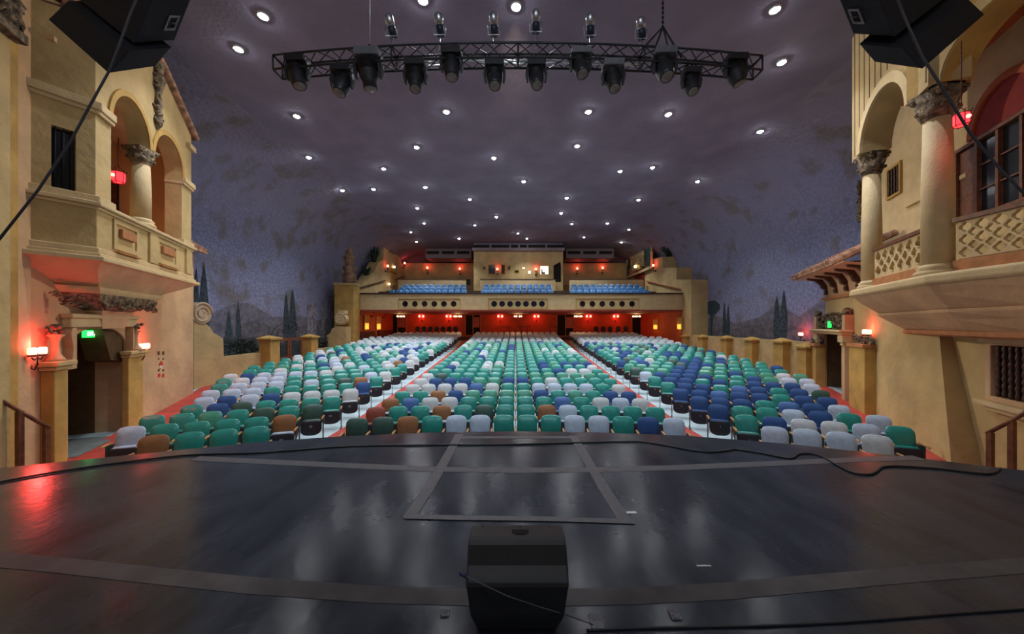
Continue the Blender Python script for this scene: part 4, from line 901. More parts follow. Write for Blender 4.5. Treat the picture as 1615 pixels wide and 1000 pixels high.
for xa, xb in ((182, 212), (250, 275)):   # framed panels with terracotta inlay
    a, b_ = FL.uz(xa, 360, NB)[0], FL.uz(xb, 380, NB)[0]; z0, z1 = 3.46, 4.02
    mb = MB(); mb.plate(FL.W, [(a-.1, z0-.06), (b_+.12, z0-.06), (b_+.12, z1+.06), (a-.1, z1+.06)], NB, NB+.03, [[(a-.02, z0+.04), (b_+.04, z0+.04), (b_+.04, z1-.04), (a-.02, z1-.04)]]); pnl = build('panel_frame', mb, YEL, bay)
    mb = MB(); FL.box(mb, a+.12, b_-.06, NB, NB+.07, 3.70, 3.90); build('terracotta_block', mb, TER, pnl, bevel=.01)
    mb = MB(); FL.box(mb, a-.05, b_+.08, NB+.0, NB+.10, 3.325, 3.35); build('terracotta_strip', mb, TER, bay)
for x in (240, 296):
    a = FL.uz(x, 380, NB)[0]; mb = MB(); FL.box(mb, a-.2, a+.2, NB, NB+.05, 3.33, 4.12); build('pilaster', mb, YEL, bay, bevel=.01)
# corbelled underside: soffit, mouldings, carved leaf band
def lring(g, z, a0=0, a1=0):
    P = [(-.65+a0-g*1.3, -.02), (-.15+a0-g*.6, NB+g), (4.50-a1+g, NB+g), (4.50-a1+g, -.02)]; return [FL.W(u, t, z) for u, t in P]
mb = MB(); mb.loft([lring(.1, 3.02), lring(-.05, 2.86, .1, .3), lring(-.26, 2.6, .45, .9), lring(-.30, 2.52, .5, 1.0)]); build('soffit', mb, PNK, bay)
mb = MB(); mb.loft([lring(-.24, 2.54, .45, .95), lring(-.26, 2.46, .5, 1.0), lring(-.30, 2.40, .55, 1.05)]); build('soffit_moulding', mb, CRM, bay)
mb = MB(); mb.loft([lring(-.30, 2.40, .55, 1.3), lring(-.33, 2.25, .6, 1.35), lring(-.42, 2.1, .8, 1.5), lring(-.52, 2.03, .95, 1.65)])
carved(FL, mb, .80, 3.1, 2.1, 2.36, NB-.38, 170, .08, 11, .026)
cf = Frame(FL.W(-.1, -.02, 0)[:2], (FL.W(.25, NB-.35, 0)-FL.W(-.1, -.02, 0))[:2], (-(FL.W(.25, NB-.35, 0)-FL.W(-.1, -.02, 0)).y*-1, -(FL.W(.25, NB-.35, 0)-FL.W(-.1, -.02, 0)).x))
carved(cf, mb, .1, .5, 2.1, 2.36, .02, 24, .06, 12, .022)
build('carved_band', mb, STN, bay)
mb = MB(); mb.loft([lring(-.5, 2.03, .95, 1.55), lring(-.55, 1.95, 1.0, 1.6), lring(-.6, 1.6, 1.1, 1.7)]); build('lower_corbel', mb, PNK, bay)
# arcade front
ua1, ub1 = FL.uz(177, 240, NB)[0], FL.uz(236, 240, NB)[0]; ua2, ub2 = FL.uz(244, 240, NB)[0], FL.uz(288, 260, NB)[0]
ZS = 6.32; H1 = .84
top_ = [(-.15, 4.26), (4.50, 4.26), (4.50, 8.0), (2.35, 8.95), (-.15, 8.1)]
uc = (ub1+ua2)/2
hole = [(ua1, 4.28), (ub2, 4.28)]+[(p[0], p[1]) for p in arch(ua2, ub2, 0, ZS, H1)[2:]]+[(ub1, ZS)]+[(p[0], p[1]) for p in arch(ua1, ub1, 0, ZS, H1)[3:]]
mb = MB(); mb.plate(FL.W, top_, NB-.02, NB-.42, [hole]); build('arcade_wall', mb, YEL, bay)
for a, b_ in ((ua1, ub1), (ua2, ub2)):
    mb = MB(); mb.plate(FL.W, ring_arch(a, b_, ZS, H1, .13), NB-.02, NB+.02); build('arch_moulding', mb, YEL2, bay)
# canted side wall with window, cap mouldings
sf = Frame(FL.W(-.65, 0, 0)[:2], (FL.W(-.15, NB-.02, 0)-FL.W(-.65, 0, 0))[:2], (1, -1)); L_s = (FL.W(-.15, NB-.02, 0)-FL.W(-.65, 0, 0)).length
sf.n = Vector((sf.u.y, -sf.u.x)); 
a, b_, c, d = sf.rect(84, 205, 112, 311)
a = max(.12, min(a, .6)); b_ = max(a+.2, min(b_, .62))
mb = MB(); mb.plate(sf.W, [(0, 4.26), (L_s, 4.26), (L_s, 8.1), (0, 7.9)], 0, -.3, [[(.34, 4.30), (.64, 4.30), (.64, 5.62), (.34, 5.62)]]); build('side_wall', mb, YEL, bay)
mb = MB(); sf.box(mb, .34, .64, -.14, -.16, 4.30, 5.62); sw = build('side_window', mb, DGL, bay)
for k in range(3):
    mb = MB(); mb.tube([sf.W(.39+.1*k, -.03, 4.30), sf.W(.39+.1*k, -.03, 5.62)], .010, 5); build('window_bar', mb, IRON, sw)
mb = MB(); FL.box(mb, -.15, ua1, NB-.02, NB+.08, 6.20, 6.36); FL.box(mb, -.15, ua1, NB-.02, NB+.05, 6.12, 6.2); build('pier_capital', mb, CRM, bay, bevel=.015)
mb = MB(); sf.box(mb, -.05, L_s+.08, 0, .09, 6.20, 6.36); sf.box(mb, -.02, L_s+.05, 0, .05, 6.12, 6.2); build('pier_capital', mb, CRM, bay, bevel=.015)
mb = MB(); FL.box(mb, ub2, 4.56, NB-.02, NB+.08, 6.20, 6.36); FL.box(mb, ub2-.02, 4.52, NB-.44, NB+.05, 6.12, 6.2); build('pier_capital', mb, CRM, bay, bevel=.015)
mb = MB(); FL.box(mb, 4.14, 4.58, NB-.02, NB+.08, 7.45, 7.6); build('upper_cap', mb, CRM, bay)
mb = MB(); FL.box(mb, -.15, ua1+.04, NB-.02, NB+.05, 4.26, 4.40); sf.box(mb, 0, L_s+.05, 0, .05, 4.26, 4.40); build('pier_base', mb, CRM, bay, bevel=.015)
mb = MB(); FL.box(mb, ub2-.04, 4.54, NB-.44, NB+.05, 4.26, 4.40); build('pier_base', mb, CRM, bay, bevel=.015)
def leafmod(n, a): return lambda th, z: 1+a*abs(math.sin(n*th/2))
def column(parent, c, z0, z1, r, capm=STN, shaft=YEL, cap=.5):
    mb = MB(); mb.lathe([(r, z0+.2), (r*1.0, z0+.2+(z1-z0)*.35), (r*.86, z1-cap)], c, 24); build('column_shaft', mb, shaft, parent)
    mb = MB(); mb.lathe([(r*1.42, z0), (r*1.42, z0+.07), (r*1.3, z0+.09), (r*1.18, z0+.12), (r*1.3, z0+.155), (r*1.1, z0+.19), (r*1.02, z0+.22)], c, 24); build('column_base', mb, CRM, parent)
    mb = MB(); zc = z1-cap; mb.lathe([(r*.9, zc-.03), (r*.98, zc), (r*.9, zc+.03)], c, 20)
    mb.lathe([(r*.9, zc+.02), (r*1.12, zc+cap*.28), (r*1.02, zc+cap*.34), (r*1.25, zc+cap*.62), (r*1.1, zc+cap*.68), (r*1.3, zc+cap*.9)], c, 32, mod=leafmod(8, .14))
    for k in range(8):
        a_ = 2*PI*k/8+.2; mb.ball((c[0]+r*1.2*math.cos(a_), c[1]+r*1.2*math.sin(a_), zc+cap*(.3 if k % 2 else .6)), r*.24, 7)
    for k in range(4):
        a_ = PI/4+PI/2*k; mb.ball((c[0]+r*1.35*math.cos(a_), c[1]+r*1.35*math.sin(a_), zc+cap*.80), r*.27, 8)
    mb.box((c[0], c[1], z1-cap*.07), (r*2.5, r*2.5, cap*.14)); build('column_capital', mb, capm, parent)
cc = FL.W((ub1+ua2)/2, NB-.22, 0); column(bay, cc, 4.28, ZS+.02, .20, shaft=CRM, cap=.38)
# gable roof: tiled verges and carved finial
for (ua_, za_), (ub_, zb_) in (((2.35, 8.98), (4.66, 7.95)), ((2.35, 8.98), (-.35, 8.06))):
    mb = MB()
    for k in range(14):
        f0 = k/14; f1 = (k+1.15)/14; p = lambda f, t: FL.W(ua_+(ub_-ua_)*f, t, za_+(zb_-za_)*f+.05)
        for t_ in (NB+.06, NB-.12, NB-.30): mb.tube([p(f0, t_), p(f1, t_)], [.07, .09], 7)
    mb.plate(FL.W, [(ua_, za_-.05), (ub_, zb_-.05), (ub_, zb_+.03), (ua_, za_+.03)], NB+.06, -1.4); build('roof_tiles', mb, TILE, bay)
mb = MB(); x_, z_ = FL.uz(243, 190, NB); rnd = random.Random(4)
uo = 2.28
carved(FL, mb, uo-.12, uo+.12, 7.25, 8.75, NB, 34, .12, 8, .04); mb.lathe([(.03, 7.05), (.10, 7.25), (.07, 7.5), (.11, 7.7), (.06, 7.95), (.15, 8.4), (.10, 8.6), (.14, 8.8), (.06, 9.0)], FL.W(uo, NB, 0), 12, mod=leafmod(6, .2)); build('carved_drop', mb, STN, bay)
mb = MB(); FL.box(mb, -.5, 4.50, -.95, NB-.42, 7.25, 7.35); build('loggia_ceiling', mb, PNK, bay)
mb = MB(); FL.box(mb, 4.30, 4.50, -.95, NB-.4, 4.26, 7.9); build('end_wall', mb, YEL, bay)
# loggia windows, pierced screen, red lamp
WA, WB = FL.uz(177, 300, -.95)[0], FL.uz(206, 300, -.95)[0]
for i, (u0, u1) in enumerate(((WA, WB), (-.35, .35))):
    t = thing('loggia_window', FL.W((u0+u1)/2, -.93, 4.4), 'dark barred tall window inside the left opera box, %s' % ('beside the column' if i == 0 else 'behind the near pier'), 'window', 'windows in the left opera box')
    mb = MB(); FL.box(mb, u0, u1, -.95, -.92, 4.45, 6.1); build('pane', mb, DGL, t)
    mb = MB(); mb.plate(FL.W, [(u0-.08, 4.38), (u1+.08, 4.38), (u1+.08, 6.2), (u0-.08, 6.2)], -.95, -.86, [[(u0, 4.45), (u1, 4.45), (u1, 6.1), (u0, 6.1)]]); build('frame', mb, DWOOD, t)
    for k in range(5):
        mb = MB(); x = u0+(u1-u0)*(k+.5)/5; mb.tube([FL.W(x, -.86, 4.45), FL.W(x, -.86, 6.1)], .012, 5); build('window_bar', mb, IRON, t)
t = thing('pierced_screen', FL.W(3.0, -.94, 4.5), 'pale panel with dark diamond piercings inside the left opera box', 'screen')
u0 = FL.uz(243, 330, -.95)[0]; mb = MB(); FL.box(mb, u0, u0+.9, -.95, -.92, 4.4, 6.1); build('screen_panel', mb, CRM, t)
for k in range(9):
    for j in (0, 1):
        mb = MB(); u = u0+.3+j*.28; z = 4.6+k*.15; q = .06 if k % 3 else .03; mb.plate(FL.W, [(u-q, z), (u, z-q), (u+q, z), (u, z+q)], -.92, -.905); build('piercing', mb, REDG if k == 3 and j == 0 else BRN, t)
def lantern(c, sc, label, chain=0, energy=8):
    t = thing('hanging_lantern', Vector(c), label, 'lantern'); c = Vector(c); fr = MB(); gl = MB()
    R = .16*sc; H = .42*sc; V = [Vector((R*math.cos(PI/3*k), R*math.sin(PI/3*k), 0)) for k in range(6)]
    for v in V: fr.tube([c+v*.8-Vector((0, 0, H/2)), c+v-Vector((0, 0, H*.3)), c+v+Vector((0, 0, H*.35)), c+v*1.2+Vector((0, 0, H*.5))], .011*sc, 5)
    for z in (-H*.42, H*.32): fr.tube([c+V[k % 6]*1.0+Vector((0, 0, z)) for k in range(7)], .012*sc, 5)
    for k in range(3): fr.tube([c+V[2*k]+Vector((0, 0, H*.4)), c+Vector((0, 0, H*.75))], .01*sc, 5)
    if chain:
        fr.tube([c+Vector((0, 0, H*.7)), c+Vector((0, 0, H*.7+chain))], .012*sc, 5)
        for k in range(int(chain/.09)): fr.ball(c+Vector((0, 0, H*.7+.09*k)), .018*sc, 5)
    build('lantern_frame', fr, mat('lantern_iron', (.10, .01, .01), .5), t)
    gl.lathe([(R*.75, -H*.4), (R*.92, -H*.25), (R*.92, H*.3)], c, 6, smooth=False); build('lantern_glass', gl, E_LAN, t)
    gb = MB(); gb.ball(c+Vector((-.0, -R*.93, 0)), .05*sc, 8); build('bulb', gb, E_CAN, t)
    lamp('lantern_light', 'POINT', c-Vector((0, 0, H)), energy, (1, .05, .03), .1)
u, z = FL.uz(183, 236, -.2); lantern(FL.W(u+.1, -.2, 5.75), .9, 'small red glowing lantern inside the near arch of the left opera box', .8, 6)

# near pier of the proscenium, left
pr = thing('proscenium_pier', FL.W(-1.6, .2, -1.23), 'pale yellow fluted pier at the extreme left edge beside the stage', 'pier')
e0 = FL.uz(16, 400, .35)[0]; e1 = FL.uz(30, 400, .15)[0]; e2 = FL.uz(40, 400, .05)[0]
mb = MB(); FL.box(mb, -8, e0, 0, .35, -1.3, 10.2); build('pier_shaft', mb, YEL, pr)
mb = MB(); FL.box(mb, e0+.04, e1+.02, 0, .13, -1.3, 10.2); build('pier_rib', mb, YEL2, pr)
mb = MB(); FL.box(mb, e1+.06, e2+.05, 0, .09, -1.3, 10.2); build('pier_rib', mb, PNK, pr)
mb = MB(); z_ = FL.uz(14, 60, .35)[1]
FL.box(mb, e0-.8, e0+.1, .35, .5, z_, z_+.16); carved(FL, mb, e0-.3, e0+.05, z_+.15, z_+.6, .38, 16, .15, 6, .05); build('bracket_capital', mb, STN, pr)
tile_roof(FL, -2.5, .3, .5, -.9, 8.35, 9.0, 'tiled_eave', 'dark tiled eave above the left opera box beside the speakers')

# ---------------------------------------------------------------- right tower
# lower wall, buttress and grilled window
RDU0 = FR.uz(1338, 620)[0]; RDU1 = FR.uz(1301, 610)[0]; zd = FR.uz(1320, 527)[1]
mb = MB(); FR.box(mb, -8, RDU0, -.3, 0, -1.3, zd); FR.box(mb, RDU1, 8.15, -.05, 0, -1.3, zd); FR.box(mb, -8, 8.15, -.3, 0, zd, 2.9); mb.plate(FR.W, [(-8, 2.9), (8.15, 2.9), (6.0, 3.3), (4.3, 3.6), (4.3, 3.9), (-8, 3.9)], 0, -.3)
LWR = struct('wall_right_tower', mb, YEL)
mb = MB(); UR = FR.uz(1359, 300, -.75)[0]; mb.plate(FR.W, [(-8, 3.6), (UR, 3.6), (UR, 10.2), (-8, 10.2)], -.75, -1.3); struct('wall_right_tower_upper', mb, CRM, LWR)
mb = MB(); FR.box(mb, RDU0-.1, RDU1+.1, -1.15, -1.05, -1.3, 1.9); FR.box(mb, RDU0-.1, RDU0, -1.1, -.05, -1.3, 1.9); FR.box(mb, RDU1, RDU1+.1, -1.1, -.05, -1.3, 1.9); FR.box(mb, RDU0, RDU1, -1.1, -.05, zd, zd+.1); struct('trim_2', mb, BRN)
mb = MB(); FR.box(mb, RDU0, RDU1, -1.05, .1, -1.25, -1.205); tag(build('passage_carpet', mb, RED), 'red painted floor inside the right side doorway', 'floor strip')
b0, zb0 = FR.uz(1480, 500); b1, zb1 = FR.uz(1512, 722, .35)
mb = MB(); c0 = FR.uz(1368, 650, .05)[0]
V = [FR.W(b1, 0, -1.3), FR.W(c0, 0, -1.3), FR.W(c0, .02, -1.3), FR.W(b1, .45, -1.3), FR.W(b0, 0, 2.9), FR.W(c0, 0, 2.9), FR.W(c0, .01, 2.9), FR.W(b0, .08, 2.9)]
mb.add(V, [(0, 1, 2, 3), (4, 7, 6, 5), (0, 3, 7, 4), (3, 2, 6, 7), (2, 1, 5, 6), (0, 4, 5, 1)]); tag(build('wall_buttress', mb, YEL), 'sloping pale yellow buttress of the right tower below the opera box', 'buttress')
t = thing('grilled_window', FR.W(-.9, 0, 0), 'window with turned dark spindles in a moulded frame low on the right tower', 'window')
u0, u1, z0, z1 = FR.rect(1564, 544, 1640, 632, .1)
z0 = FR.uz(1585, 627)[1]; z1 = FR.uz(1585, 545)[1]
mb = MB(); FR.box(mb, u0, u1, .0, .01, z0, z1); build('opening', mb, DRK, t)
mb = MB(); mb.plate(FR.W, [(u0-.3, z0-.1), (u1+.14, z0-.1), (u1+.14, z1+.14), (u0-.3, z1+.14)], 0, .12, [[(u0, z0), (u1, z0), (u1, z1), (u0, z1)]]); build('frame', mb, PNK, t, bevel=.015)
mb = MB(); FR.box(mb, u0-.3, u1+.3, 0, .26, z1+.14, z1+.26); FR.box(mb, u0-.3, u1+.22, 0, .18, z1+.05, z1+.14); FR.box(mb, u0-.3, u1+.24, 0, .24, z0-.2, z0-.1); FR.box(mb, u0-.3, u1+.12, 0, .14, z0-.3, z0-.2); build('hood_and_sill', mb, CRM, t, bevel=.02)
for k in range(7):
    x = u0+(u1-u0)*(k+.5)/7; mb = MB(); H = z1-z0; pr_ = []
    for j in range(25): pr_.append((.018+.022*abs(math.sin(j/24*PI*7)), z0+H*j/24))
    mb.lathe(pr_, FR.W(x, .05, 0), 8); build('spindle', mb, DWOOD, t)
# portal with tiled roof
pt = thing('tiled_portal', FR.W((RDU0+RDU1)/2, .2, -1.23), 'doorway surround with capped piers and carved pediment in the right tower', 'doorway')
for xa, xb, yt in ((1341, 1366, 541), (1276, 1288, 541)):
    a = FR.uz(xb, 600, .3)[0]; b_ = FR.uz(xa, 600, .3)[0]; zt3 = FR.uz(xa, yt, .3)[1]
    mb = MB(); FR.box(mb, a, b_, 0, .34, -1.25, zt3-.1); build('pier', mb, YEL2, pt, bevel=.02); mb = MB(); FR.box(mb, a-.05, b_+.05, 0, .4, zt3-.1, zt3); build('pier_capital', mb, TER, pt)
    mb = MB(); um_ = (a+b_)/2; FR.box(mb, a, b_, .05, .2, zt3, zt3+.14); carved(FR, mb, a-.1, b_+.1, zt3+.06, zt3+.26, .16, 20, .1, int(xa), .04); build('carved_scroll', mb, STN, pt)
for ua_, ub_ in ((RDU0-.28, RDU0-.02), (RDU1+.02, RDU1+.28)):
    mb = MB(); FR.box(mb, ua_, ub_, 0, .2, -1.25, zd); build('jamb', mb, PNK, pt, bevel=.01)
    um_ = (ua_+ub_)/2; mb = MB(); FR.box(mb, um_-.2, um_+.2, 0, .3, zd-.28, zd); FR.box(mb, um_-.14, um_+.14, 0, .25, zd-.4, zd-.28); build('bracket', mb, CRM, pt, bevel=.03)
mb = MB(); FR.box(mb, RDU0-.4, RDU1+.4, 0, .34, zd, zd+.1); FR.box(mb, RDU0-.48, RDU1+.48, 0, .42, zd+.1, zd+.18); build('lintel', mb, CRM, pt, bevel=.02)
mb = MB(); carved(FR, mb, RDU0-.15, RDU1+.15, zd+.24, zd+.62, .12, 90, .12, 21, .035); FR.box(mb, RDU0-.15, RDU1+.15, 0, .1, zd+.18, zd+.66)
for k in range(9): mb.ball(FR.W(RDU0+(RDU1-RDU0)*(k+.5)/9, .08, zd+.68+.12*math.sin(PI*(k+.5)/9)), .07, 6)
build('carved_pediment', mb, STN, pt)
for ue in (RDU0-.3, RDU1+.3):
    mb = MB(); FR.box(mb, ue-.12, ue+.12, 0, .24, zd+.18, zd+.72); build('pediment_post', mb, PNK, pt); mb = MB(); mb.ball(FR.W(ue, .14, zd+.84), .14, 8); mb.lathe([(.1, zd+.72), (.05, zd+.78)], FR.W(ue, .14, 0), 8); build('post_finial', mb, STN, pt)
um_ = (RDU0+RDU1)/2; mb = MB(); FR.box(mb, um_-.1, um_+.1, .16, .22, zd+.26, zd+.5); build('green_light', mb, E_GRN, pt)
for x, y, lb_ in ((1368, 527, 'red twin wall lamp right of the tiled portal doorway'), (1262, 529, 'red twin wall lamp left of the tiled portal doorway')):
    u, z = FR.uz(x+4, y+1, .1); sconce(FR.W(u, .02, z), (FR.n.x, FR.n.y), 1.1, lb_, 'red twin wall lamps beside the stage doorways', energy=15)
RT = 8.15
eu0 = 3.9; ez = FR.uz(1236, 437, .9)[1]
zeave = 3.95
roof = tile_roof(FR, 4.35, 8.75, 1.0, -.6, 3.74, 4.62, 'tiled_roof', 'clay tiled roof with curved brackets above the right portal doorway', r=.12)
roof_t = roof
mb = MB(); FR.box(mb, 3.6, 8.3, 0, .10, 2.72, 2.82); build('string_moulding', mb, TER, roof)
mb = MB(); mb.loft([[FR.W(3.6, 0, 2.85), FR.W(8.2, 0, 2.85)], [FR.W(3.6, .06, 3.3), FR.W(8.3, .06, 3.3)], [FR.W(3.6, .2, 3.56), FR.W(8.5, .2, 3.56)], [FR.W(3.6, .95, 3.68), FR.W(8.72, .95, 3.68)], [FR.W(3.6, .95, 3.66), FR.W(8.72, .95, 3.66)], [FR.W(3.6, 0, 3.7), FR.W(8.2, 0, 3.7)]], cap=False); build('eave_cove', mb, PNK, roof)
for k in range(5):
    u = 4.15+k*.93; mb = MB()
    pts = [(.02, 2.92), (.10, 2.92), (.13, 3.06), (.08, 3.12), (.22, 3.2), (.27, 3.36), (.42, 3.50), (.66, 3.56), (.70, 3.68), (.02, 3.68)][:10]
    mb.add([FR.W(u-.09, t_, z_) for t_, z_ in pts]+[FR.W(u+.09, t_, z_) for t_, z_ in pts], [tuple(range(10)), tuple(range(10, 20))[::-1]]+[(i, (i+1) % 10, 10+(i+1) % 10, 10+i) for i in range(10)]); build('eave_bracket', mb, DWOOD, roof, bevel=.02)

# opera box right
C1 = Vector((9.62, 9.25)); C2 = Vector((8.32, 6.75)); C3 = Vector((8.2, 4.2))
rb_ = thing('opera_box', (9, 7, 2.4), 'yellow opera box with big columns, lattice balustrade and arches on the right tower', 'balcony box')
def rring(z, k=1.0):
    W0 = [(10.72, 9.55), (9.50, 9.75), (9.32, 9.55), (7.82, 6.55), (7.68, 5.15), (7.66, 3.4), (8.1, 3.4)]
    wall = lambda y: 6.25+.47*y
    out = []
    for x, y in W0: xx = wall(y)+(x-wall(y))*k; out.append(Vector((xx, y+(6.9-y)*(1-k)*.35, z)))
    return out
mb = MB(); mb.loft([rring(2.66, .97), rring(2.62, 1.0), rring(2.50, 1.0), rring(2.46, .96)]); build('floor_lip', mb, CRM, rb_, bevel=.02)
mb = MB(); mb.loft([rring(2.47, .95), rring(2.30, .86), rring(2.02, .66), rring(2.0, .64)]); build('upper_soffit', mb, PNK, rb_)
mb = MB(); mb.loft([rring(2.0, .67), rring(1.94, .66), rring(1.8, .55), rring(1.6, .38), rring(1.56, .34)]); build('lower_soffit', mb, PNK, rb_)
mb = MB(); mb.loft([rring(1.57, .38), rring(1.48, .38), rring(1.44, .30)]); build('soffit_moulding', mb, TER, rb_)
ZC2 = 6.28
for c_, r_ in ((C1, .205), (C2, .225), (C3, .225)): column(rb_, (c_.x, c_.y, 0), 2.66, ZC2, r_, shaft=CRM, cap=.52)
FA = Frame(C2, C1-C2, (-1, .5)); FA.n = Vector((-FA.u.y, FA.u.x)); LA = (C1-C2).length
FBR = Frame(C3, C2-C3, (-1, 0)); FBR.n = Vector((-FBR.u.y, FBR.u.x)); LB = (C2-C3).length
mb = MB(); mb.plate(FA.W, [(-.36, ZC2), (.33, ZC2)]+arch(.33, LA-.3, 0, ZC2, 1.0)[2:][::-1]+[(LA-.3, ZC2), (LA+.36, ZC2), (LA+.36, 10.2), (-.36, 10.2)], .28, -.28); build('arcade_wall', mb, YEL, rb_)
mb = MB(); mb.plate(FA.W, ring_arch(.33, LA-.3, ZC2, 1.0, .22), .28, .34); build('arch_moulding', mb, CRM, rb_)
for k in range(12):
    u = -.3+k*.3
    zl = ZC2+.1
    if .0 < u < LA: zl = ZC2+1.28*math.sqrt(max(0, 1-((u-LA/2)/(LA/2+.02))**2))+.06
    mb = MB(); FA.box(mb, u-.014, u+.014, .28, .287, zl, 10.2); build('panel_groove', mb, BRN, rb_)
mb = MB(); mb.plate(FBR.W, [(-2.6, 10.2), (-2.6, ZC2), (-2.0, ZC2), (.3, ZC2)]+arch(.3, LB-.33, 0, ZC2, .85)[2:][::-1]+[(LB-.33, ZC2), (LB+.30, ZC2), (LB+.30, 10.2)], .27, -.27); build('arcade_wall', mb, YEL2, rb_)
mb = MB(); mb.plate(FBR.W, ring_arch(.3, LB-.33, ZC2, .85, .22), .27, .33); build('arch_moulding', mb, YEL, rb_)
# balustrade lattice with quatrefoil openings
def lattice(fr, u0, u1, z0, z1, n, label_m):
    m2 = MB(); W_ = (u1-u0)/n; h = z1-z0; rows = max(2, int(round(h/(W_*.9)))); hs = []
    def quat(cu, cz, r):
        pts = []
        for q in range(4):
            a0 = q*PI/2
            cx_, cz_ = cu+r*.5*math.cos(a0), cz+r*.5*math.sin(a0)
            for k in range(-3, 4): pts.append((cx_+r*.48*math.cos(a0+k*.45), cz_+r*.48*math.sin(a0+k*.45)))
        return pts
    hh = h/rows
    for j in range(rows):
        for i in range(n): hs.append(quat(u0+W_*(i+.5), z0+hh*(j+.5), min(W_, hh)*.41))
        if j < rows-1:
            for i in range(n-1): hs.append(quat(u0+W_*(i+1), z0+hh*(j+1), min(W_, hh)*.33))
    m2.plate(fr.W, [(u0, z0), (u1, z0), (u1, z1), (u0, z1)], -.035, .035, hs); return build('lattice_panel', m2, CRM, rb_)
lattice(FA, .36, LA-.28, 2.90, 3.62, 6, 0); lattice(FBR, .34, LB-.34, 2.92, 3.62, 8, 0)
for fr, a, b_ in ((FA, .30, LA-.24), (FBR, .30, LB-.30)):
    mb = MB(); fr.box(mb, a, b_, -.08, .08, 3.62, 3.70); build('hand_rail', mb, RWOOD, rb_); mb = MB(); fr.box(mb, a, b_, -.06, .07, 2.66, 2.90); build('terracotta_plinth', mb, TER, rb_)
mb = MB(); prism_plan(mb, [(11.4, 9.9), (9.9, 9.7), (8.6, 6.8), (8.5, 3.0), (9.2, 3.0)], 8.0, 8.1); build('loggia_ceiling', mb, ORG, rb_)
# fittings on the loggia back wall (plane t=-.75)
FU2 = Frame(FR.W(0, -.75, 0)[:2], FR.u, FR.n)
t = thing('loggia_window', FU2.W(-1, 0, 2.7), 'dark red timber window under a red fanlight inside the right opera box', 'window')
u0, u1, z0, z1 = FU2.rect(1522, 200, 1660, 352)
u1_, _ = FU2.uz(1519, 260); u0_ = u1_-2.3; z1 = FU2.uz(1560, 216)[1]; z0 = FU2.uz(1519, 336)[1]-.2
mb = MB(); FU2.box(mb, u0_, u1_, 0, .02, z0, z1); build('pane', mb, DGL, t)
mb = MB(); mb.plate(FU2.W, [(u0_-.08, z0-.05), (u1_+.06, z0-.05), (u1_+.06, z1+.08), (u0_-.08, z1+.08)], 0, .12, [[(u0_, z0), (u1_, z0), (u1_, z1), (u0_, z1)]]); build('frame', mb, RWOOD, t)
for k in range(1, 4):
    x = u0_+(u1_-u0_)*k/4; mb = MB(); FU2.box(mb, x-.035, x+.035, .02, .1, z0, z1); build('mullion', mb, RWOOD, t)
mb = MB(); FU2.box(mb, u1_-.55, u1_-.02, .03, .06, z0+.02, z1-.04); build('shutter', mb, RWOOD, t)
for z in (z0+(z1-z0)*.33, z0+(z1-z0)*.66): mb = MB(); FU2.box(mb, u0_, u1_, .02, .07, z-.015, z+.015); build('glazing_bar', mb, RWOOD, t)
REDF = mat('red_fanlight', (.25, .01, .008), .75)
um_ = (u0_+u1_)/2-.1; mb = MB(); mb.plate(FU2.W, [(um_+.85*math.cos(PI*k/16), z1+.15+.85*math.sin(PI*k/16)) for k in range(17)], 0, .03); build('fanlight', mb, REDF, t)
mb = MB(); mb.plate(FU2.W, ring_arch(um_-.85, um_+.85, z1+.15, .85, .15), 0, .08); build('fanlight_surround', mb, ORG, t)
t = thing('barred_window', FU2.W(2.6, 0, 4.5), 'small barred window seen through the far arch of the right opera box', 'window')
u0, u1, z0, z1 = FU2.rect(1421, 266, 1403, 306); z0 = FU2.uz(1412, 306)[1]; z1 = FU2.uz(1412, 264)[1]
mb = MB(); FU2.box(mb, u0, u1, 0, .02, z0, z1); build('opening', mb, DRK, t)
mb = MB(); mb.plate(FU2.W, [(u0-.08, z0-.08), (u1+.08, z0-.08), (u1+.08, z1+.08), (u0-.08, z1+.08)], 0, .06, [[(u0, z0), (u1, z0), (u1, z1), (u0, z1)]]); build('frame', mb, YEL2, t)
for k in range(4):
    x = u0+(u1-u0)*(k+.5)/4; mb = MB(); mb.lathe([(.02+.015*abs(math.sin(j/12*PI*4)), z0+(z1-z0)*j/12) for j in range(13)], FU2.W(x, .04, 0), 6); build('spindle', mb, DWOOD, t)
u_, z_ = FU2.uz(1430, 318); mb = MB(); FU2.box(mb, 1.75, 4.2, 0, .07, z_-.2, z_-.1); tag(build('string_moulding', mb, CRM), 'cream horizontal moulding below the small barred window on the right tower', 'moulding')
# lantern in right box
P = PX(1516, 188, 6.1); lantern(P, .66, 'red glowing lantern hanging on a chain in the big arch of the right opera box', 1.2, 3)
# carved vertical scrolls at far edge of the right tower
mb = MB(); carved(FR, mb, UR-.12, UR-.02, FR.uz(1360, 345, -.7)[1], FR.uz(1360, 285, -.7)[1], -.74, 26, .2, 33, .05); tag(build('carved_edging', mb, STN), 'dark carved edging on the far corner of the right tower', 'ornament')

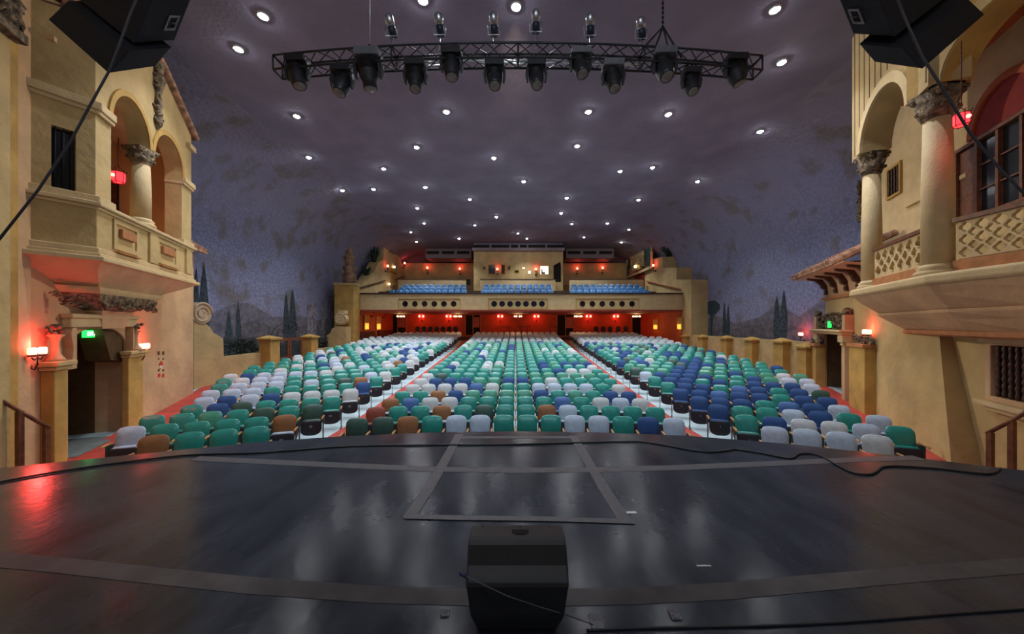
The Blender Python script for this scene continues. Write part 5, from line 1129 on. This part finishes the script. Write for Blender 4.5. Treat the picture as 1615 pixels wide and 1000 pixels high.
# hand rails by the stage steps
def srail(pts, posts, d, label, m=RWOOD):
    t = thing('stair_rail', PX(posts[0][0], posts[0][1], d)-Vector((0, 0, 1.2)), label, 'handrail', 'stair rails at the stage ends')
    mb = MB(); P = [PX(x, y, dd) for x, y, dd in pts]; mb.tube(P, .03, 8); build('rail', mb, m, t)
    for x, y, dd in posts:
        p = PX(x, y, dd); mb = MB(); mb.box((p.x, p.y, (p.z-1.23)/2), (.07, .07, p.z+1.23)); build('post', mb, m, t)
srail([(-20, 618, 5.6), (0, 630, 5.7), (30, 648, 5.85), (78, 675, 6.1)], [(31, 649, 5.85), (73, 673, 6.08)], 5.8, 'dark wooden stair rail with two posts at the left end of the stage')
srail([(1635, 640, 5.6), (1615, 652, 5.7), (1595, 664, 5.85), (1556, 684, 6.1)], [(1596, 664, 5.85), (1562, 682, 6.06)], 5.8, 'dark wooden stair rail with two posts at the right end of the stage')

# ---------------------------------------------------------------- downlights
LPX = [(415, 25), (376, 77), (468, 183), (487, 248), (540, 300), (589, 298), (605, 266), (657, 232), (704, 176), (667, 0), (814, 10), (1222, 15), (1233, 98), (928, 176), (1054, 180), (1199, 207), (910, 230), (779, 249), (978, 270), (1029, 264), (1100, 286), (671, 295), (826, 286), (741, 314), (894, 312), (1007, 315), (658, 328), (885, 336), (783, 342), (669, 352), (749, 355), (902, 353), (958, 352), (817, 368), (657, 381), (648, 366), (724, 376), (831, 376), (921, 374), (980, 382), (992, 362)]
bands = [(0, 120, 'nearest the stage'), (120, 215, 'second from the stage'), (215, 290, 'third from the stage'), (290, 322, 'fourth from the stage'), (322, 350, 'fifth from the stage'), (350, 370, 'sixth from the stage'), (370, 400, 'nearest the back wall')]
for y0, y1, nm in bands:
    L_ = sorted(p for p in LPX if y0 <= p[1] < y1)
    for i, (x, y) in enumerate(L_):
        p = ray_ceiling(x, y); t = thing('ceiling_downlight', p, 'small round ceiling downlight, %s from the left in the band %s' % (ORD[i+1], nm), 'ceiling light', 'ceiling downlights')
        mb = MB(); mb.lathe([(.11, -.02), (.13, -.03), (.14, .0), (.14, .05)], p, 16); build('trim_ring', mb, WHT, t)
        mb = MB(); r_ = .072; mb.ball(p-Vector((0, 0, .03)), r_, 8, (1, 1, .6)); build('bulb', mb, E_STAR, t)
        lamp('downlight', 'SPOT', p-Vector((0, 0, .12)), 620, (.90, .95, 1), .08, p-Vector((0, 0, 5)), 1.75, .7)

# ---------------------------------------------------------------- lighting truss
D0 = 6.3; ZB = 6.62; TS = .27
XA = (428-CX)*6.55/F; XB = (1206-CX)*6.55/F
def TY(x): return D0+.30*(x/4.7)**2
tr = thing('lighting_truss', (0, D0, ZB), 'long black box lighting truss hanging over the front of the stage', 'truss')
n = 32; xs = [XA+(XB-XA)*k/n for k in range(n+1)]
for dy in (0, TS):
    for dz in (0, TS):
        mb = MB(); mb.tube([(x, TY(x)+dy, ZB+dz) for x in xs], .020, 8); build('main_chord', mb, BLK if dz == 0 else DCHR, tr)
mb = MB()
for k in range(n):
    a, b_ = (0, TS) if k % 2 else (TS, 0); x0, x1 = xs[k], xs[k+1]
    for dy in (0, TS): mb.tube([(x0, TY(x0)+dy, ZB+a), (x1, TY(x1)+dy, ZB+b_)], .010, 6)
    for dz in (0, TS): mb.tube([(x0, TY(x0)+a, ZB+dz), (x1, TY(x1)+b_, ZB+dz)], .010, 6)
build('lacing', mb, BLK, tr)
for k in (0, 8, 16, 24, 32):
    mb = MB(); x = xs[k]; y = TY(x)
    for a, b_ in (((0, 0), (0, TS)), ((0, TS), (TS, TS)), ((TS, TS), (TS, 0)), ((TS, 0), (0, 0))): mb.tube([(x, y+a[0], ZB+a[1]), (x, y+b_[0], ZB+b_[1])], .018, 6)
    build('end_frame', mb, BLK, tr)
mb = MB(); rnd = random.Random(2)
for k in range(4): mb.tube([(x, TY(x)+TS*.5+.05*math.sin(x*3+k), ZB+.04+.03*math.sin(x*5+k*2)) for x in [xs[8]+(xs[24]-xs[8])*j/30 for j in range(31)]], .012, 5)
build('cable_bundle', mb, CHR, tr)
def head_light(i, px, yt, yb, tilt, kind, pale):
    d = 6.35; x = (px-CX)*d/F; y = TY(x)+.06; s = (yb-yt)/F*y/.66
    zt4 = EYE+(CY-yt)*y/F
    lb_ = ORD[i+1]
    t = thing('moving_head_light', (x, y, zt4), '%s moving head stage light hanging under the truss, %s from the left' % ('pale topped' if pale else 'black', lb_), 'stage light', 'moving head lights on the truss')
    bm_ = mat('fixture_grey', (.16, .17, .18), .4) if pale else BLK
    mb = MB(); mb.box((x, y, zt4-.07*s), (.42*s, .28*s, .14*s)); build('fixture_base', mb, bm_, t, bevel=.02*s)
    mb = MB(); mb.box((x-.10*s, y, zt4+.02), (.03, .06, .10)); mb.box((x+.10*s, y, zt4+.02), (.03, .06, .10)); build('clamp', mb, IRON, t)
    for k in (-1, 1):
        mb = MB(); mb.loft([[Vector((x+k*.20*s+dx*s, y+dy*s, zt4-.13*s)) for dx, dy in ((-.025, -.06), (.025, -.06), (.025, .06), (-.025, .06))], [Vector((x+k*.225*s+dx*s, y+dy*s, zt4-.30*s)) for dx, dy in ((-.028, -.07), (.028, -.07), (.028, .07), (-.028, .07))], [Vector((x+k*.205*s+dx*s, y+dy*s, zt4-.46*s)) for dx, dy in ((-.02, -.04), (.02, -.04), (.02, .04), (-.02, .04))]]); build('yoke_arm', mb, BLK, t, bevel=.01)
    c = Vector((x, y, zt4-.38*s)); dirv = Vector((tilt[0], tilt[1], -1)).normalized(); M = dirv.to_track_quat('Z', 'Y').to_matrix().to_4x4()
    R = .165*s
    pf = [(R*.6, -.20*s), (R*.95, -.15*s), (R*1.05, 0), (R*.98, .12*s), (R*.85, .20*s), (R*.80, .24*s)] if kind else [(R*.7, -.2*s), (R*1.0, -.12*s), (R*.95, .06*s), (R*.72, .14*s), (R*.70, .26*s)]
    mb = MB(); mb.lathe(pf, c, 20, M=M); hd = build('head', mb, DCHR if i in (1, 5, 6, 7, 9) else BLK, t)
    e = pf[-1]; mb = MB(); mb.lathe([(e[0]*.86, e[1]-.005), (e[0]*.84, e[1]+.004), (e[0]*.4, e[1]+.02*s)], c, 18, M=M); build('lens', mb, mat('fresnel_lens', (.20, .19, .17), .25), hd)
    mb = MB()
    for k in range(7):
        z_ = -.16*s+k*.022*s; mb.lathe([(R*1.07, z_), (R*1.07, z_+.008*s)], c, 18, M=M)
    build('cooling_fins', mb, IRON, hd)
HL = [(456, 91, 141, (.25, -.1), 1, 0), (533, 106, 154, (-.15, -.3), 1, 0), (577, 81, 141, (.1, .1), 0, 1), (654, 97, 147, (.05, -.3), 0, 0), (712, 79, 128, (.05, -.2), 1, 0), (780, 98, 144, (.05, -.4), 1, 0), (846, 98, 143, (.05, -.4), 1, 0), (916, 79, 126, (.15, -.4), 1, 1), (968, 98, 148, (.05, -.4), 0, 1), (1052, 79, 131, (.1, -.4), 1, 1), (1097, 110, 152, (.05, -.4), 1, 0), (1174, 89, 137, (.3, -.1), 1, 0)]
for i, h in enumerate(HL): head_light(i, *h)
for i, (px, yt, tx) in enumerate(((615, 26, .1), (693, 24, .02), (779, 24, .02), (845, 19, .02), (931, 25, .12), (1013, 30, .3))):
    x = (px-CX)*6.45/F; y = TY(x)+TS*.5; z = EYE+(CY-yt-16)*y/F
    t = thing('spot_light', (x, y, z), 'small silver and black spot light standing on top of the truss, %s from the left' % ORD[i+1], 'stage light', 'spot lights on top of the truss')
    dirv = Vector((tx, .5, -.75)).normalized(); M = dirv.to_track_quat('Z', 'Y').to_matrix().to_4x4(); c = Vector((x, y, z))
    mb = MB(); mb.lathe([(.03, -.19), (.075, -.16), (.085, -.04), (.06, 0)], c, 14, M=M); build('lamp_housing', mb, CHR, t)
    mb = MB(); mb.lathe([(.07, 0), (.078, .04), (.078, .17), (.07, .175)], c, 14, M=M); build('lens_barrel', mb, mat('blue_black', (.012, .02, .04), .4), t)
    mb = MB(); mb.lathe([(.062, .176), (.05, .18)], c, 12, M=M); build('lens', mb, LENS, t)
    mb = MB(); mb.tube([c+Vector((-.11, 0, 0)), c+Vector((-.11, .02, -.16)), c+Vector((.11, .02, -.16)), c+Vector((.11, 0, 0))], .010, 6); mb.tube([c+Vector((0, .02, -.16)), (x, y, ZB+TS)], .014, 6); build('yoke', mb, CHR, t)
for px, nm, y1 in ((582, 'thin steel cable holding the left side of the truss', 72), (1047, 'heavy chain holding the right side of the truss', 60)):
    x = (px-CX)*6.5/F; mb = MB()
    y = TY(x)+TS/2; t = thing('truss_hanger', (x, y, ZB+TS), nm, 'cable', 'hangers of the truss')
    if px > 1000:
        for k in range(36): mb.ball((x, y, ZB+TS+.5+k*.09), .028, 6, (1, .6, 1.4))
        build('chain', mb, IRON, t); mb = MB()
        for dx in (-.42, -.2, .2, .42): mb.tube([(x, y, ZB+TS+.5), (x+dx, y+(.12 if dx > 0 else -.12), ZB+TS)], .018, 6)
        build('bridle', mb, BLK, t)
    else:
        mb.tube([(x, y, ZB+TS), (x, y, ZC)], .010, 6); build('steel_cable', mb, CHR, t); mb = MB(); mb.lathe([(.03, ZB+TS), (.035, ZB+TS+.15)], (x, y, 0), 8); build('shackle', mb, REDD, t)

# ---------------------------------------------------------------- hanging speakers
def hexa(mb, q0, q1): return mb.loft([q0, q1])
CABB = mat('speaker_cabinet', (.007, .008, .012), .7, spec=.2, bump=.25, bs=90)
def speaker_box(pts8, label, handles, mats=CABB):
    """pts8: lower face then upper face"""
    t = thing('hanging_speaker', sum(pts8[:4], Vector())/4, label, 'speaker', 'hanging loudspeakers')
    mb = MB(); hexa(mb, pts8[:4], pts8[4:]); build('cabinet', mb, mats, t, bevel=.02)
    for h in handles:
        mb = MB(); mb.add(h, [(0, 1, 2, 3)]); c = sum(h, Vector())/4; nrm = (h[1]-h[0]).cross(h[2]-h[1]).normalized()
        if nrm.dot(-c+Vector((0, 0, EYE))) < 0: nrm = -nrm
        V = [p+nrm*.002 for p in h]; W_ = [p+nrm*.014 for p in h]; inn = [c+(p-c)*.72 for p in W_]; inn0 = [c+(p-c)*.72 for p in V]
        mb = MB(); mb.add(V+W_+inn+inn0, [(0, 1, 5, 4), (1, 2, 6, 5), (2, 3, 7, 6), (3, 0, 4, 7), (4, 5, 9, 8), (5, 6, 10, 9), (6, 7, 11, 10), (7, 4, 8, 11), (8, 9, 13, 12), (9, 10, 14, 13), (10, 11, 15, 14), (11, 8, 12, 15)]); hp = build('handle_plate', mb, mat('handle_grey', (.16, .15, .15), .5), t)
        mb = MB(); a_ = (inn[0]+inn[3])/2; b2 = (inn[1]+inn[2])/2; mb.tube([a_, b2], .012, 6); build('handle_bar', mb, BLK, hp)
    return t
def lerpq(q, a, b): # point in quad with bilinear coords
    return q[0].lerp(q[1], a).lerp(q[3].lerp(q[2], a), b)
for s in (-1, 1):
    def Q(x, y, d): # left-hand pixel reading mirrored for the right cluster
        return PX(x, y, d)
    if s < 0:
        low = [Q(76, 30, 4.1), Q(171, 114, 3.9), Q(246, 103, 4.5), Q(160, 20, 4.75)]; up = [Q(170, -95, 3.9), Q(245, -20, 3.7), Q(268, 74, 4.6), Q(215, -30, 4.8)]
        low = [PX(76, 30, 4.25), PX(171, 115, 3.75), PX(246, 104, 4.35), PX(158, 25, 4.85)]
        upv = PX(268, 75, 4.45)-low[2]; up = [p+upv*1.0+Vector((.02, 0, 0)) for p in low]
    else:
        low = [PX(1553, 22, 4.25), PX(1455, 108, 3.75), PX(1378, 97, 4.35), PX(1470, 8, 4.85)]
        upv = PX(1355, 70, 4.45)-low[2]; up = [p+upv for p in low]
    side = 'left' if s < 0 else 'right'
    h1 = [lerpq(low, .80, .1), lerpq(low, .95, .1), lerpq(low, .95, .32), lerpq(low, .80, .32)]; h2 = [lerpq(low, .80, .6), lerpq(low, .95, .6), lerpq(low, .95, .85), lerpq(low, .80, .85)]
    speaker_box(low+up, 'lower black loudspeaker of the %s hanging cluster above the tower' % side, [h1, h2])
    sh = upv*1.08+Vector((-s*.04, .05, .05)); low2 = [p+sh for p in low]; 
    if s < 0:
        a = PX(276, 63, 4.6); b2 = PX(258, 62, 4.5)
    else:
        a = PX(1345, 53, 4.6)
    k2 = a-low2[2]; low2 = [p+k2 for p in low2]; dv = Vector((s*-.02, -.02, .62)); up2 = [p+dv+Vector((-s*.12, .1, 0)) for p in low2]
    fq = [low2[1], low2[2], up2[2], up2[1]]
    h3 = [lerpq(fq, .58, .25), lerpq(fq, .85, .25), lerpq(fq, .85, .6), lerpq(fq, .58, .6)]
    speaker_box(low2+up2, 'upper black loudspeaker of the %s hanging cluster above the tower' % side, [h3])
def hang(pts, r, label):
    mb = MB(); mb.tube([PX(*p) for p in pts], r, 8); tag(build('rigging_rope', mb, mat('rope_grey', (.02, .022, .028), .6)), label, 'rope', 'ropes of the speaker clusters')
hang([(218, -10, 3.5), (206, 20, 3.45), (190, 65, 3.4), (171, 114, 3.35), (140, 170, 3.3), (112, 222, 3.25), (60, 300, 3.1), (0, 376, 3.0), (-40, 420, 2.95)], .010, 'dark rope slanting down to the left edge from the left speaker cluster')
hang([(1412, -10, 3.5), (1430, 35, 3.45), (1455, 90, 3.4), (1490, 145, 3.35), (1530, 210, 3.3), (1580, 270, 3.2), (1615, 305, 3.1), (1650, 335, 3.05)], .011, 'dark rope slanting down to the right edge from the right speaker cluster')
